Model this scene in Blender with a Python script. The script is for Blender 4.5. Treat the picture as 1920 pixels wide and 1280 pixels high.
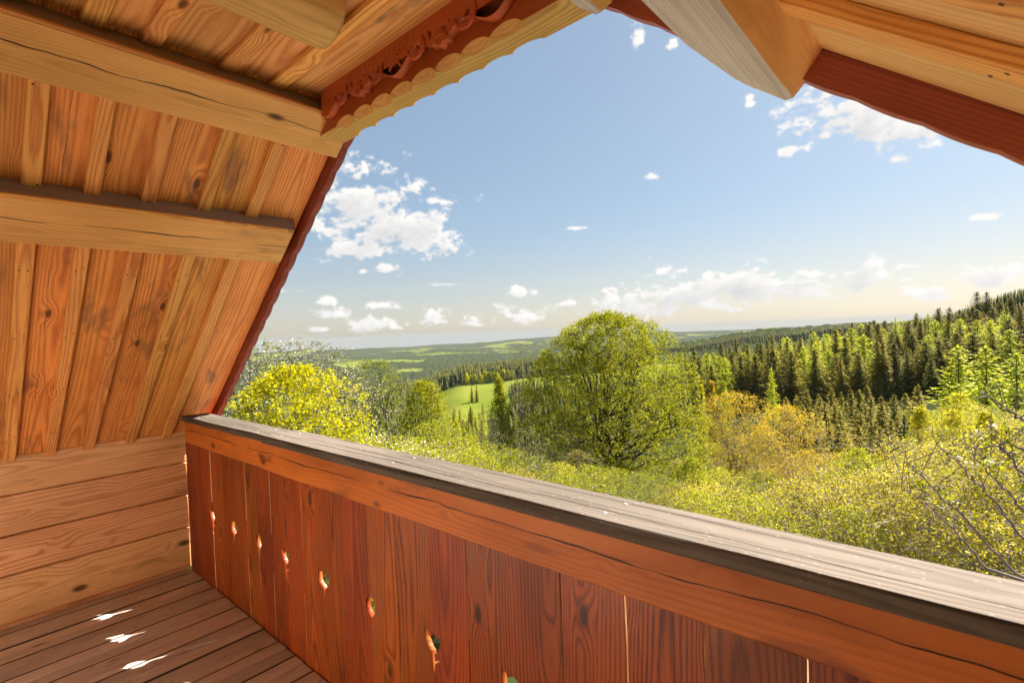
import bpy, bmesh, math, random
import numpy as np
from mathutils import Matrix, Vector

# ------------------------------------------------------------------ clear
for o in list(bpy.data.objects):
    bpy.data.objects.remove(o)
scene = bpy.context.scene
COL = scene.collection

# ------------------------------------------------------------------ camera
FPX = 945.96                       # focal length in pixels of a 1920 px wide frame
YAW, PITCH, ROLL = -0.720376, -0.017075, -0.038077
def cam_axes():
    w = np.array([math.sin(YAW) * math.cos(PITCH), math.cos(YAW) * math.cos(PITCH), math.sin(PITCH)])
    r0 = np.cross(w, [0, 0, 1]); r0 /= np.linalg.norm(r0)
    u0 = np.cross(r0, w)
    r = r0 * math.cos(ROLL) + u0 * math.sin(ROLL)
    u = -r0 * math.sin(ROLL) + u0 * math.cos(ROLL)
    return r, u, w
CR, CU, CW = cam_axes()
cam = bpy.data.cameras.new("camera")
camo = bpy.data.objects.new("camera", cam)
COL.objects.link(camo)
camo.matrix_world = Matrix(((CR[0], CU[0], -CW[0], 0), (CR[1], CU[1], -CW[1], 0), (CR[2], CU[2], -CW[2], 0), (0, 0, 0, 1)))
cam.sensor_width = 36.0
cam.lens = 36.0 * FPX / 1920.0
cam.clip_start = 0.02
cam.clip_end = 60000
cam.dof.use_dof = True
cam.dof.focus_distance = 9.0
cam.dof.aperture_fstop = 9.0
scene.camera = camo

# ------------------------------------------------------------------ sun, sky, exposure
SUN = Vector((0.22, 0.74, 0.635)).normalized()           # towards the sun
SUN_EL = math.asin(SUN.z)
SUN_AZ = math.atan2(SUN.x, SUN.y)                     # from +Y towards +X
sl = bpy.data.lights.new("sun", 'SUN')
sl.energy = 5.0
sl.angle = math.radians(0.55)
sl.color = (1.0, 0.93, 0.82)
so = bpy.data.objects.new("sun", sl)
COL.objects.link(so)
so.rotation_euler = SUN.to_track_quat('Z', 'Y').to_euler()
so.location = (20, 10, 30)
so["kind"] = "helper"

scene.view_settings.view_transform = 'Standard'
scene.view_settings.look = 'None'
scene.view_settings.gamma = 1.0
scene.view_settings.use_curve_mapping = False
scene.view_settings.exposure = 2.0
scene.cycles.max_bounces = 6
scene.cycles.diffuse_bounces = 3
scene.cycles.glossy_bounces = 3
scene.cycles.transmission_bounces = 5
scene.cycles.volume_bounces = 0
scene.cycles.adaptive_threshold = 0.02
scene.cycles.use_light_tree = False
scene.cycles.use_denoising = True
scene.cycles.caustics_reflective = False
scene.cycles.caustics_refractive = False

def nd(t, typ, **kw):
    n = t.nodes.new(typ)
    for k, v in kw.items():
        setattr(n, k, v)
    return n
def M(t, op, a, b=None, c=None, clamp=False):
    n = t.nodes.new('ShaderNodeMath'); n.operation = op; n.use_clamp = clamp
    for i, v in enumerate((a, b, c)):
        if v is None: continue
        if isinstance(v, (int, float)): n.inputs[i].default_value = v
        else: t.links.new(v, n.inputs[i])
    return n.outputs[0]
def VM(t, op, a, b=None):
    n = t.nodes.new('ShaderNodeVectorMath'); n.operation = op
    for i, v in enumerate((a, b)):
        if v is None: continue
        if isinstance(v, (tuple, list)): n.inputs[i].default_value = v
        else: t.links.new(v, n.inputs[i])
    return n
def SS(t, x, lo, hi):
    n = t.nodes.new('ShaderNodeMapRange'); n.interpolation_type = 'SMOOTHSTEP'
    n.inputs['From Min'].default_value = lo; n.inputs['From Max'].default_value = hi
    t.links.new(x, n.inputs['Value'])
    return n.outputs['Result']
def MIX(t, f, a, b, mode='MIX'):
    n = t.nodes.new('ShaderNodeMix'); n.data_type = 'RGBA'; n.blend_type = mode
    ins = (n.inputs[0], n.inputs[6], n.inputs[7])
    for s, v in zip(ins, (f, a, b)):
        if isinstance(v, (int, float)): s.default_value = v
        elif isinstance(v, tuple): s.default_value = v if len(v) == 4 else (*v, 1)
        else: t.links.new(v, s)
    return n.outputs[2]
def NOISE(t, vec, scale, detail=2.0, rough=0.5, dist=0.0):
    n = t.nodes.new('ShaderNodeTexNoise')
    n.inputs['Scale'].default_value = scale; n.inputs['Detail'].default_value = detail
    n.inputs['Roughness'].default_value = rough; n.inputs['Distortion'].default_value = dist
    if vec is not None: t.links.new(vec, n.inputs['Vector'])
    return n

SKY_STRENGTH, SKY_WHITE = 0.075, 0.0
world = bpy.data.worlds.new("World"); scene.world = world; world.use_nodes = True
wt = world.node_tree; wt.nodes.clear()
sky = nd(wt, 'ShaderNodeTexSky', sky_type='NISHITA', sun_disc=False)
sky.sun_elevation = SUN_EL
sky.sun_rotation = SUN_AZ
sky.altitude = 900
sky.air_density = 1.0; sky.dust_density = 1.6; sky.ozone_density = 1.0
CLOUDS = [  # azimuth, elevation, half width, half height (degrees)
 (-58.5,13.8,5.8,3.6),(-53.0,11.4,5.4,2.7),(-56.8,9.5,3.4,1.1),(-55.3,7.6,0.8,0.5),(-57.4,7.2,0.6,0.3),(-49.4,14.7,2.1,0.4),
 (-26.0,3.2,4.3,2.1),(-21.9,3.0,3.6,1.6),(-17.2,3.6,5.3,2.2),(-14.2,3.4,4.0,1.7),(-10.6,4.5,1.4,0.5),(-6.2,4.1,2.2,1.1),
 (2.1,3.1,2.8,1.0),(-1.7,1.8,2.4,0.7),(-2.9,4.5,1.3,0.3),(-8.8,19.4,3.2,2.1),(-5.2,17.6,3.8,2.1),(-2.2,15.8,2.6,1.6),
 (-3.3,13.9,1.1,0.4),(-26.3,28.6,0.8,1.0),(-12.0,16.3,0.9,0.4),(-25.2,15.9,0.8,0.4),(2.1,8.0,0.8,0.3),(-22.7,27.8,0.5,0.6),
 (-15.4,21.5,0.5,0.5),(-40.3,4.5,1.5,0.7),(-55.8,3.5,2.1,0.6),(-56.3,1.4,2.7,0.8),(-60.6,2.7,1.7,0.7),(-60.9,4.0,1.0,0.5),
 (-49.9,1.8,1.8,0.8),(-46.0,1.4,2.1,0.6),(-39.6,2.0,2.5,1.0),(-42.0,3.0,1.2,0.5),(-35.2,3.2,1.6,0.5),(-33.6,11.2,1.3,0.2),
 (-47.6,5.7,3.6,0.2),(-62.0,1.1,1.2,0.3),(-65.0,5.2,2.6,0.2),
 (20,5,4,1.5),(31,9,5,2),(48,4,5,1.4),(70,12,6,2.4),(95,6,6,2),(120,15,7,3),(150,5,5,1.6),(175,10,6,2.5),(-85,6,5,1.6),(-102,14,6,2.6),(-130,6,6,2),(-155,12,6,2.5)]
def vnoise(u, v, seed):
    """value noise on a plane, periodic lattice from a fixed random table"""
    tab = np.random.RandomState(seed).rand(256, 256).astype(np.float32)
    iu = np.floor(u).astype(int); iv = np.floor(v).astype(int); fu = u - iu; fv = v - iv
    fu = fu * fu * (3 - 2 * fu); fv = fv * fv * (3 - 2 * fv)
    a = tab[iv % 256, iu % 256]; b = tab[iv % 256, (iu + 1) % 256]; c = tab[(iv + 1) % 256, iu % 256]; d = tab[(iv + 1) % 256, (iu + 1) % 256]
    return (a * (1 - fu) + b * fu) * (1 - fv) + (c * (1 - fu) + d * fu) * fv
def fbm(u, v, seed, octv=6, gain=0.55):
    r = 0; a = 1.0; t = 0
    for i in range(octv):
        r = r + a * vnoise(u * 2 ** i + 17.3 * i, v * 2 ** i + 9.1 * i, seed + i); t += a; a *= gain
    return r / t
CW_, CH_, ELMAX = 3600, 420, 42.0
def cloud_map():
    A, E_ = np.meshgrid((np.arange(CW_) + 0.5) / CW_ * 360 - 180, (np.arange(CH_) + 0.5) / CH_ * ELMAX)
    dens = np.full(A.shape, -9.0, np.float32)
    wu = fbm(A / 1.7, E_ / 1.1, 5, 5) - 0.5; wv = fbm(A / 1.7 + 40, E_ / 1.1, 15, 5) - 0.5
    big = fbm(A / 2.6, E_ / 1.5, 31, 7, 0.6) - 0.5
    sml = fbm(A / 0.8, E_ / 0.5, 41, 5, 0.6) - 0.5
    for (a, e, w_, h_) in CLOUDS:
        m = (np.abs(A - a) < w_ * 2.6 + 1) & (np.abs(E_ - e) < h_ * 3 + 1)
        da = (A[m] - a + wu[m] * min(2.2, w_)) / (w_ * 1.25); de = (E_[m] - e + wv[m] * min(1.2, h_)) / (h_ * 1.35)
        de = np.where(de < 0, de * 1.35, de)                 # flatter bases
        k = min(1.0, 0.35 + h_ / 1.6)
        v = 0.95 - np.sqrt(da * da + de * de) + big[m] * 2.1 * k + sml[m] * 1.5
        if w_ / h_ > 7: v = v * 0.35
        dens[m] = np.maximum(dens[m], v)
    mask = np.clip((dens - 0.02) / 0.55, 0, 1); mask = mask * mask * (3 - 2 * mask)
    mask *= np.clip(0.55 + dens, 0.45, 1.0)
    thick = np.clip(dens + 0.2, 0, 1.6)
    sh = np.zeros_like(thick)
    for k in range(1, 9): sh += np.roll(np.roll(thick, -2 * k, axis=0), -2 * k, axis=1)   # matter between here and the sun, up and to the right
    lit = np.clip(1.08 - sh / 8 * 0.55, 0.35, 1.0) * np.clip(0.85 + 0.5 * sml, 0.7, 1.1)
    img = bpy.data.images.new("cloud_map", CW_, CH_, alpha=False, float_buffer=True)
    px = np.ones((CH_, CW_, 4), np.float32); px[..., 0] = mask; px[..., 1] = np.clip(lit, 0, 1); px[..., 2] = 0
    img.colorspace_settings.name = 'Non-Color'
    img.pixels.foreach_set(px.ravel()); img.update(); img.pack()
    return img
tc = nd(wt, 'ShaderNodeTexCoord')
dirv = tc.outputs['Generated']
sx = nd(wt, 'ShaderNodeSeparateXYZ'); wt.links.new(dirv, sx.inputs[0])
az = M(wt, 'ADD', M(wt, 'MULTIPLY', M(wt, 'ARCTAN2', sx.outputs[0], sx.outputs[1]), 0.5 / math.pi), 0.5)
el = M(wt, 'MULTIPLY', M(wt, 'ARCSINE', sx.outputs[2]), 57.29578 / ELMAX)
cx = nd(wt, 'ShaderNodeCombineXYZ'); wt.links.new(az, cx.inputs[0]); wt.links.new(el, cx.inputs[1])
im = nd(wt, 'ShaderNodeTexImage'); im.image = cloud_map(); im.extension = 'CLIP'; im.interpolation = 'Cubic'
wt.links.new(cx.outputs[0], im.inputs['Vector'])
ic = nd(wt, 'ShaderNodeSeparateColor'); wt.links.new(im.outputs['Color'], ic.inputs[0])
ccol = MIX(wt, ic.outputs[1], (1.95, 2.0, 2.1), (3.7, 3.6, 3.45))
gm = nd(wt, 'ShaderNodeGamma'); gm.inputs['Gamma'].default_value = 0.50        # compresses the brightness range of the clear sky
wt.links.new(sky.outputs[0], gm.inputs['Color'])
sv = nd(wt, 'ShaderNodeCombineXYZ'); wt.links.new(sx.outputs[0], sv.inputs[0]); wt.links.new(sx.outputs[1], sv.inputs[1])
wt.links.new(M(wt, 'MAXIMUM', sx.outputs[2], 0.012), sv.inputs[2]); wt.links.new(sv.outputs[0], sky.inputs['Vector'])
tintc = MIX(wt, SS(wt, sx.outputs[2], 0.0, 0.24), (1.02, 0.96, 0.88), (0.82, 0.945, 1.04))
skyc = MIX(wt, 1.0, gm.outputs[0], tintc, 'MULTIPLY')
skyc = MIX(wt, SKY_WHITE, skyc, (3.6, 3.6, 3.6))
fin = MIX(wt, ic.outputs[0], skyc, ccol)
bg = nd(wt, 'ShaderNodeBackground'); bg.inputs['Strength'].default_value = SKY_STRENGTH
wt.links.new(fin, bg.inputs['Color'])
wo = nd(wt, 'ShaderNodeOutputWorld'); wt.links.new(bg.outputs[0], wo.inputs['Surface'])
world.cycles.sampling_method = 'MANUAL'; world.cycles.sample_map_resolution = 512

# ------------------------------------------------------------------ helpers
def ray(px, py):
    v = CR * (px - 960) / FPX - CU * (py - 640) / FPX + CW
    return v
def link(o, parent=None):
    COL.objects.link(o)
    if parent is not None: o.parent = parent
    return o
def empty(name, loc=(0, 0, 0), parent=None):
    o = bpy.data.objects.new(name, None); o.empty_display_size = 0.2
    o.location = loc
    return link(o, parent)
def tag(o, label=None, cat=None, group=None, kind=None):
    if label: o["label"] = label
    if cat: o["category"] = cat
    if group: o["group"] = group
    if kind: o["kind"] = kind
    return o
def fast_mesh(name, V, F, mat, tint=None, smooth=False):
    """V (n,3), F (m,k) faces of equal size"""
    me = bpy.data.meshes.new(name)
    V = np.asarray(V, np.float32); F = np.asarray(F, np.int32)
    n, k = F.shape
    me.vertices.add(len(V)); me.vertices.foreach_set('co', V.ravel())
    me.loops.add(n * k); me.loops.foreach_set('vertex_index', F.ravel())
    me.polygons.add(n); me.polygons.foreach_set('loop_start', np.arange(0, n * k, k, dtype=np.int32))
    if smooth: me.polygons.foreach_set('use_smooth', np.ones(n, bool))
    if tint is not None:
        a = me.attributes.new('tint', 'FLOAT', 'POINT'); a.data.foreach_set('value', np.asarray(tint, np.float32))
    me.update(calc_edges=True)
    me.materials.append(mat)
    return me
def mobj(name, me, parent=None):
    return link(bpy.data.objects.new(name, me), parent)

# ------------------------------------------------------------------ materials
def base_mat(name):
    m = bpy.data.materials.new(name); m.use_nodes = True
    t = m.node_tree; t.nodes.clear()
    out = nd(t, 'ShaderNodeOutputMaterial')
    return m, t, out
def wood(name, light, dark, ring=85, amt=0.6, knot=0.35, kdark=(0.10, 0.035, 0.012), rough=0.62, var=0.35,
         warp=0.06, stain=None, stain_amt=0.0, weather=0.0, crack=None, spots=0.0, bump=0.25, spec=0.35, kscale=(3.8, 10.5), kcore=0.15):
    m, t, out = base_mat(name)
    tc = nd(t, 'ShaderNodeTexCoord'); oi = nd(t, 'ShaderNodeObjectInfo')
    rnd = oi.outputs['Random']
    off = nd(t, 'ShaderNodeCombineXYZ')
    t.links.new(M(t, 'MULTIPLY', rnd, 37.0), off.inputs[0])
    t.links.new(M(t, 'MULTIPLY', M(t, 'FRACT', M(t, 'MULTIPLY', rnd, 7.31)), 11.0), off.inputs[1])
    t.links.new(M(t, 'MULTIPLY', M(t, 'FRACT', M(t, 'MULTIPLY', rnd, 17.7)), 9.0), off.inputs[2])
    P = VM(t, 'ADD', tc.outputs['Object'], off.outputs[0]).outputs[0]
    sp = nd(t, 'ShaderNodeSeparateXYZ'); t.links.new(tc.outputs['Object'], sp.inputs[0])
    nL = NOISE(t, VM(t, 'MULTIPLY', P, (0.75, 2.6, 2.6)).outputs[0], 1.0, 1.5, 0.45)
    sc = nd(t, 'ShaderNodeSeparateColor'); t.links.new(nL.outputs['Color'], sc.inputs[0])
    y0 = M(t, 'SUBTRACT', M(t, 'MULTIPLY', M(t, 'FRACT', M(t, 'MULTIPLY', rnd, 5.13)), 0.14), 0.07)
    y1 = M(t, 'ADD', M(t, 'ADD', sp.outputs[1], y0), M(t, 'MULTIPLY', M(t, 'SUBTRACT', sc.outputs[0], 0.5), warp * 2.2))
    z1 = M(t, 'ADD', M(t, 'ADD', sp.outputs[2], 0.045), M(t, 'MULTIPLY', M(t, 'SUBTRACT', sc.outputs[1], 0.5), warp * 2.0))
    r = M(t, 'SQRT', M(t, 'ADD', M(t, 'MULTIPLY', y1, y1), M(t, 'MULTIPLY', z1, z1)))
    vo = nd(t, 'ShaderNodeTexVoronoi', voronoi_dimensions='3D'); vo.inputs['Scale'].default_value = 1.0
    t.links.new(VM(t, 'MULTIPLY', P, (kscale[0], kscale[1], kscale[1])).outputs[0], vo.inputs['Vector'])
    vs = nd(t, 'ShaderNodeSeparateColor'); t.links.new(vo.outputs['Color'], vs.inputs[0])
    act = M(t, 'LESS_THAN', vs.outputs[0], knot)
    kd = vo.outputs['Distance']
    core = M(t, 'MULTIPLY', M(t, 'SUBTRACT', 1.0, SS(t, kd, kcore * 0.4, kcore)), act)
    halo = M(t, 'MULTIPLY', M(t, 'SUBTRACT', 1.0, SS(t, kd, 0.0, 0.44)), act)
    fine = NOISE(t, VM(t, 'MULTIPLY', P, (7.0, 240.0, 240.0)).outputs[0], 1.0, 1.0, 0.6).outputs['Fac']
    rc = M(t, 'ADD', M(t, 'ADD', M(t, 'MULTIPLY', r, ring), M(t, 'MULTIPLY', halo, 2.1)), M(t, 'MULTIPLY', fine, 0.5))
    f = M(t, 'FRACT', rc)
    ramp = nd(t, 'ShaderNodeValToRGB'); e = ramp.color_ramp.elements
    e[0].position = 0.0; e[0].color = (0.12, 0.12, 0.12, 1)
    e[1].position = 1.0; e[1].color = (0.05, 0.05, 0.05, 1)
    a_ = e.new(0.35); a_.color = (0.0, 0.0, 0.0, 1)
    b_ = e.new(0.82); b_.color = (1, 1, 1, 1)
    t.links.new(f, ramp.inputs[0])
    prof = ramp.outputs[0]
    ramt = M(t, 'MULTIPLY', prof, M(t, 'MULTIPLY', amt, M(t, 'ADD', 0.45, sc.outputs[2])))
    col = MIX(t, ramt, light, dark)
    big = NOISE(t, VM(t, 'MULTIPLY', P, (1.6, 5.0, 5.0)).outputs[0], 1.0, 2.0, 0.6).outputs['Fac']
    col = MIX(t, M(t, 'MULTIPLY', SS(t, big, 0.42, 0.75), var), col, tuple(c * 0.55 for c in dark))
    bright = M(t, 'ADD', 0.80, M(t, 'MULTIPLY', rnd, 0.36))
    hs = nd(t, 'ShaderNodeHueSaturation'); t.links.new(col, hs.inputs['Color'])
    t.links.new(bright, hs.inputs['Value'])
    t.links.new(M(t, 'ADD', 0.492, M(t, 'MULTIPLY', M(t, 'FRACT', M(t, 'MULTIPLY', rnd, 3.7)), 0.016)), hs.inputs['Hue'])
    col = hs.outputs[0]
    col = MIX(t, M(t, 'MULTIPLY', M(t, 'SUBTRACT', fine, 0.4), 0.8, clamp=True), col, dark)
    col = MIX(t, M(t, 'MULTIPLY', SS(t, halo, 0.45, 1.0), 0.35), col, dark)
    col = MIX(t, M(t, 'MULTIPLY', core, 0.9), col, kdark)
    if stain:
        sn = NOISE(t, VM(t, 'MULTIPLY', P, (2.2, 7.0, 7.0)).outputs[0], 1.0, 3.0, 0.65, 0.3).outputs['Fac']
        col = MIX(t, M(t, 'MULTIPLY', SS(t, sn, 0.57, 0.70), stain_amt), col, stain)
    if weather > 0:
        wn = NOISE(t, VM(t, 'MULTIPLY', P, (1.2, 60.0, 60.0)).outputs[0], 1.0, 2.0, 0.7).outputs['Fac']
        col = MIX(t, M(t, 'MULTIPLY', SS(t, wn, 0.48, 0.75), weather), col, tuple(c * 0.35 for c in dark))
    if spots > 0:
        v2 = nd(t, 'ShaderNodeTexVoronoi'); v2.inputs['Scale'].default_value = 75.0
        t.links.new(P, v2.inputs['Vector'])
        q = nd(t, 'ShaderNodeSeparateColor'); t.links.new(v2.outputs['Color'], q.inputs[0])
        dd = M(t, 'ADD', v2.outputs['Distance'], M(t, 'MULTIPLY', M(t, 'SUBTRACT', fine, 0.5), 0.25))
        sm = M(t, 'MULTIPLY', M(t, 'LESS_THAN', q.outputs[0], 0.26), M(t, 'SUBTRACT', 1.0, SS(t, dd, 0.10, 0.34)))
        col = MIX(t, M(t, 'MULTIPLY', sm, spots), col, (0.33, 0.31, 0.27))
    hgt = M(t, 'ADD', M(t, 'MULTIPLY', prof, -0.5), M(t, 'MULTIPLY', fine, 0.5))
    if crack is not None:
        cn = NOISE(t, VM(t, 'MULTIPLY', P, (2.6, 0.0, 0.0)).outputs[0], 1.0, 3.0, 0.55).outputs['Fac']
        cz = M(t, 'ADD', crack[0], M(t, 'MULTIPLY', M(t, 'SUBTRACT', cn, 0.5), crack[1]))
        wd = NOISE(t, VM(t, 'MULTIPLY', P, (3.5, 0.0, 0.0)).outputs[0], 1.0, 2.0, 0.5).outputs['Fac']
        ax = sp.outputs[crack[2]]
        cd = M(t, 'ABSOLUTE', M(t, 'SUBTRACT', ax, cz))
        cw = crack[3] if len(crack) > 3 else 0.012
        wq = M(t, 'MULTIPLY', M(t, 'SUBTRACT', wd, 0.36 if len(crack) < 4 else 0.44, clamp=True), cw)
        if len(crack) > 3: wq = M(t, 'MULTIPLY', wq, M(t, 'GREATER_THAN', M(t, 'FRACT', M(t, 'MULTIPLY', rnd, 9.7)), 0.66))   # only some boards are split
        ck = M(t, 'LESS_THAN', cd, wq)
        col = MIX(t, M(t, 'MULTIPLY', ck, 0.93), col, (0.015, 0.006, 0.003))
        hgt = M(t, 'SUBTRACT', hgt, M(t, 'MULTIPLY', ck, 2.0))
    bs = nd(t, 'ShaderNodeBsdfPrincipled')
    t.links.new(col, bs.inputs['Base Color'])
    t.links.new(M(t, 'ADD', rough, M(t, 'MULTIPLY', M(t, 'SUBTRACT', big, 0.5), 0.3)), bs.inputs['Roughness'])
    bs.inputs['Specular IOR Level'].default_value = spec
    bp = nd(t, 'ShaderNodeBump'); bp.inputs['Strength'].default_value = bump; bp.inputs['Distance'].default_value = 0.002
    t.links.new(hgt, bp.inputs['Height']); t.links.new(bp.outputs[0], bs.inputs['Normal'])
    t.links.new(bs.outputs[0], out.inputs['Surface'])
    return m

W_ROOF = wood("roof_boarding", (0.95, 0.43, 0.105), (0.50, 0.125, 0.022), ring=100, amt=0.75, knot=0.40, stain=(0.13, 0.085, 0.06), stain_amt=0.5, warp=0.045, var=0.3, crack=(0.0, 0.08, 1, 0.007))
W_CEIL = wood("ceiling_boarding", (0.90, 0.46, 0.14), (0.55, 0.17, 0.035), ring=80, amt=0.7, knot=0.45, stain=(0.075, 0.060, 0.050), stain_amt=0.85, warp=0.07, var=0.3)
W_ROOFR = wood("pale_roof_boarding", (0.97, 0.60, 0.24), (0.66, 0.28, 0.07), ring=90, amt=0.5, knot=0.4, warp=0.05, var=0.2)
W_BATTEN = wood("batten_wood", (0.98, 0.50, 0.14), (0.58, 0.17, 0.033), ring=120, amt=0.85, knot=0.42, warp=0.045, var=0.25)
W_PURLIN = wood("purlin_wood", (0.98, 0.55, 0.18), (0.62, 0.25, 0.06), ring=110, amt=0.45, knot=0.45, stain=(0.30, 0.14, 0.05), stain_amt=0.55, warp=0.05, crack=(-0.01, 0.07, 1), kscale=(4.2, 10.0), kcore=0.2)
W_LOG = wood("log_wood", (0.85, 0.54, 0.17), (0.48, 0.25, 0.065), ring=60, amt=0.5, knot=0.2, stain=(0.12, 0.08, 0.045), stain_amt=0.75)
W_WALL = wood("wall_plank", (0.98, 0.57, 0.28), (0.62, 0.23, 0.075), ring=75, amt=0.85, knot=0.45, warp=0.10, var=0.3, stain=(0.40, 0.13, 0.045), stain_amt=0.6, kscale=(3.2, 6.0), crack=(0.0, 0.08, 1, 0.007))
W_RED = wood("red_stained_board", (0.54, 0.110, 0.012), (0.14, 0.017, 0.003), ring=95, amt=0.95, knot=0.45, kdark=(0.05, 0.012, 0.005), rough=0.42, var=0.45, warp=0.08, spec=0.45, kscale=(4.0, 9.0), kcore=0.18)
W_BEAM = wood("rail_beam_wood", (0.92, 0.30, 0.038), (0.55, 0.13, 0.016), ring=85, amt=0.42, knot=0.5, kdark=(0.10, 0.022, 0.008), rough=0.5, var=0.5,
              stain=(0.15, 0.030, 0.010), stain_amt=0.6, crack=(0.015, 0.045, 1), spec=0.4, kscale=(6.0, 13.0), kcore=0.26)
W_CAP = wood("weathered_cap", (0.185, 0.155, 0.125), (0.088, 0.070, 0.055), ring=70, amt=0.6, knot=0.08, kdark=(0.05, 0.04, 0.03), rough=0.9, var=0.35,
             weather=0.75, spots=0.45, crack=(-0.03, 0.05, 1), bump=0.6, spec=0.12)
W_FLOOR = wood("deck_board", (0.70, 0.59, 0.52), (0.42, 0.32, 0.27), ring=90, amt=0.3, knot=0.3, kdark=(0.10, 0.07, 0.05), rough=0.27, var=0.4,
               weather=0.15, spec=0.55, spots=0.12, bump=0.2)
W_BARGE = wood("bargeboard_red", (0.36, 0.085, 0.042), (0.20, 0.042, 0.022), ring=130, amt=0.5, knot=0.05, rough=0.5, var=0.3)
W_TIE = wood("tie_beam_red", (0.50, 0.105, 0.022), (0.30, 0.050, 0.010), ring=110, amt=0.5, knot=0.05, rough=0.5, var=0.4)
W_TIEY = wood("tie_beam_underside", (0.80, 0.52, 0.14), (0.42, 0.20, 0.045), ring=75, amt=0.75, knot=0.35, rough=0.6, warp=0.07, kscale=(4.5, 9))
W_TIEC = wood("tie_beam_chamfer", (0.80, 0.42, 0.11), (0.50, 0.21, 0.045), ring=120, amt=0.6, knot=0.1)
W_GREY = wood("weathered_purlin", (0.66, 0.60, 0.51), (0.42, 0.35, 0.27), ring=90, amt=0.5, knot=0.12, rough=0.75, weather=0.4)
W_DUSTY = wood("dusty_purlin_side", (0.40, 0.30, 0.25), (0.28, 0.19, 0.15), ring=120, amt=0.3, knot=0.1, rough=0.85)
W_DARK = wood("dark_plate", (0.16, 0.075, 0.045), (0.09, 0.04, 0.025), ring=120, amt=0.4, knot=0.1, rough=0.8)
W_EDGE = wood("raw_board_edge", (0.95, 0.70, 0.42), (0.75, 0.45, 0.22), ring=150, amt=0.4, knot=0.0)
W_HOUSE = wood("house_wall_plank", (0.86, 0.78, 0.66), (0.74, 0.64, 0.52), ring=70, amt=0.4, knot=0.1, var=0.1)

def plain(name, col, rough=0.8, noise=0.0, nscale=5.0):
    m, t, out = base_mat(name)
    bs = nd(t, 'ShaderNodeBsdfPrincipled'); bs.inputs['Roughness'].default_value = rough
    tc = nd(t, 'ShaderNodeTexCoord')
    n = NOISE(t, tc.outputs['Object'], nscale, 5.0, 0.6).outputs['Fac']
    c = MIX(t, n, tuple(x * (1 - noise) for x in col), tuple(min(1, x * (1 + noise)) for x in col))
    t.links.new(c, bs.inputs['Base Color']); t.links.new(bs.outputs[0], out.inputs['Surface'])
    return m
MAT_TIN = plain("roof_sheet", (0.10, 0.075, 0.07), 0.6, 0.3)
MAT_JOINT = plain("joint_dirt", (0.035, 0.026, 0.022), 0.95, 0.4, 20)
MAT_NAIL = plain("rusty_nail", (0.03, 0.02, 0.015), 0.7, 0.3, 30)
MAT_SCREW = plain("screw_metal", (0.55, 0.54, 0.52), 0.35, 0.1)
MAT_BARK_D = plain("dark_bark", (0.040, 0.031, 0.025), 0.9, 0.4, 6)
MAT_BARK_G = plain("grey_bark", (0.17, 0.14, 0.12), 0.9, 0.35, 6)
MAT_BARK_P = plain("pale_twig_bark", (0.30, 0.235, 0.17), 0.9, 0.3, 6)
MAT_BARK_R = plain("spruce_bark", (0.11, 0.065, 0.045), 0.9, 0.4, 4)

LEAF_K = 0.80
def leaf(name, c0, c1, c2, trans=0.4, rough=0.55, objvar=0.0):
    """leaf colour runs c0..c1..c2 with the leaf's own tint"""
    c0, c1, c2 = ((LEAF_K * 1.04 * c[0], LEAF_K * c[1], LEAF_K * 0.8 * c[2]) for c in (c0, c1, c2))
    m, t, out = base_mat(name)
    at = nd(t, 'ShaderNodeAttribute'); at.attribute_name = 'tint'
    f = at.outputs['Fac']
    if objvar > 0:
        oi = nd(t, 'ShaderNodeObjectInfo')
        f = M(t, 'ADD', f, M(t, 'MULTIPLY', M(t, 'SUBTRACT', oi.outputs['Random'], 0.5), objvar), clamp=True)
    r = nd(t, 'ShaderNodeValToRGB'); e = r.color_ramp.elements
    e[0].position = 0.05; e[0].color = (*c0, 1); e[1].position = 0.95; e[1].color = (*c2, 1)
    k = e.new(0.5); k.color = (*c1, 1)
    t.links.new(f, r.inputs[0])
    d = nd(t, 'ShaderNodeBsdfPrincipled'); d.inputs['Roughness'].default_value = rough; d.inputs['Specular IOR Level'].default_value = 0.06
    t.links.new(r.outputs[0], d.inputs['Base Color'])
    tr = nd(t, 'ShaderNodeBsdfTranslucent'); t.links.new(r.outputs[0], tr.inputs['Color'])
    mx = nd(t, 'ShaderNodeMixShader'); mx.inputs[0].default_value = trans
    t.links.new(d.outputs[0], mx.inputs[1]); t.links.new(tr.outputs[0], mx.inputs[2])
    t.links.new(mx.outputs[0], out.inputs['Surface'])
    return m
L_MAPLE = leaf("maple_leaf", (0.36, 0.44, 0.010), (0.56, 0.57, 0.010), (0.72, 0.58, 0.012), 0.5)
L_LINDEN = leaf("linden_leaf", (0.20, 0.23, 0.010), (0.38, 0.40, 0.012), (0.58, 0.54, 0.02), 0.42)
L_GREEN = leaf("broadleaf_green", (0.14, 0.19, 0.012), (0.27, 0.32, 0.02), (0.42, 0.44, 0.03), 0.42)
L_APPLE = leaf("apple_leaf", (0.16, 0.19, 0.03), (0.26, 0.30, 0.05), (0.40, 0.40, 0.09), 0.4)
L_SHRUB = leaf("shrub_leaf", (0.32, 0.29, 0.015), (0.64, 0.56, 0.020), (0.90, 0.80, 0.10), 0.42, 0.55, 0.75)
L_SHRUBG = leaf("fresh_shrub_leaf", (0.24, 0.29, 0.012), (0.50, 0.53, 0.014), (0.78, 0.72, 0.04), 0.42, 0.55, 0.75)
L_CATKIN = leaf("golden_bud_leaf", (0.36, 0.29, 0.025), (0.62, 0.47, 0.016), (0.88, 0.62, 0.016), 0.42)
L_BLOSSOM = leaf("blossom", (0.58, 0.50, 0.50), (0.76, 0.70, 0.72), (0.88, 0.86, 0.92), 0.3)
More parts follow.
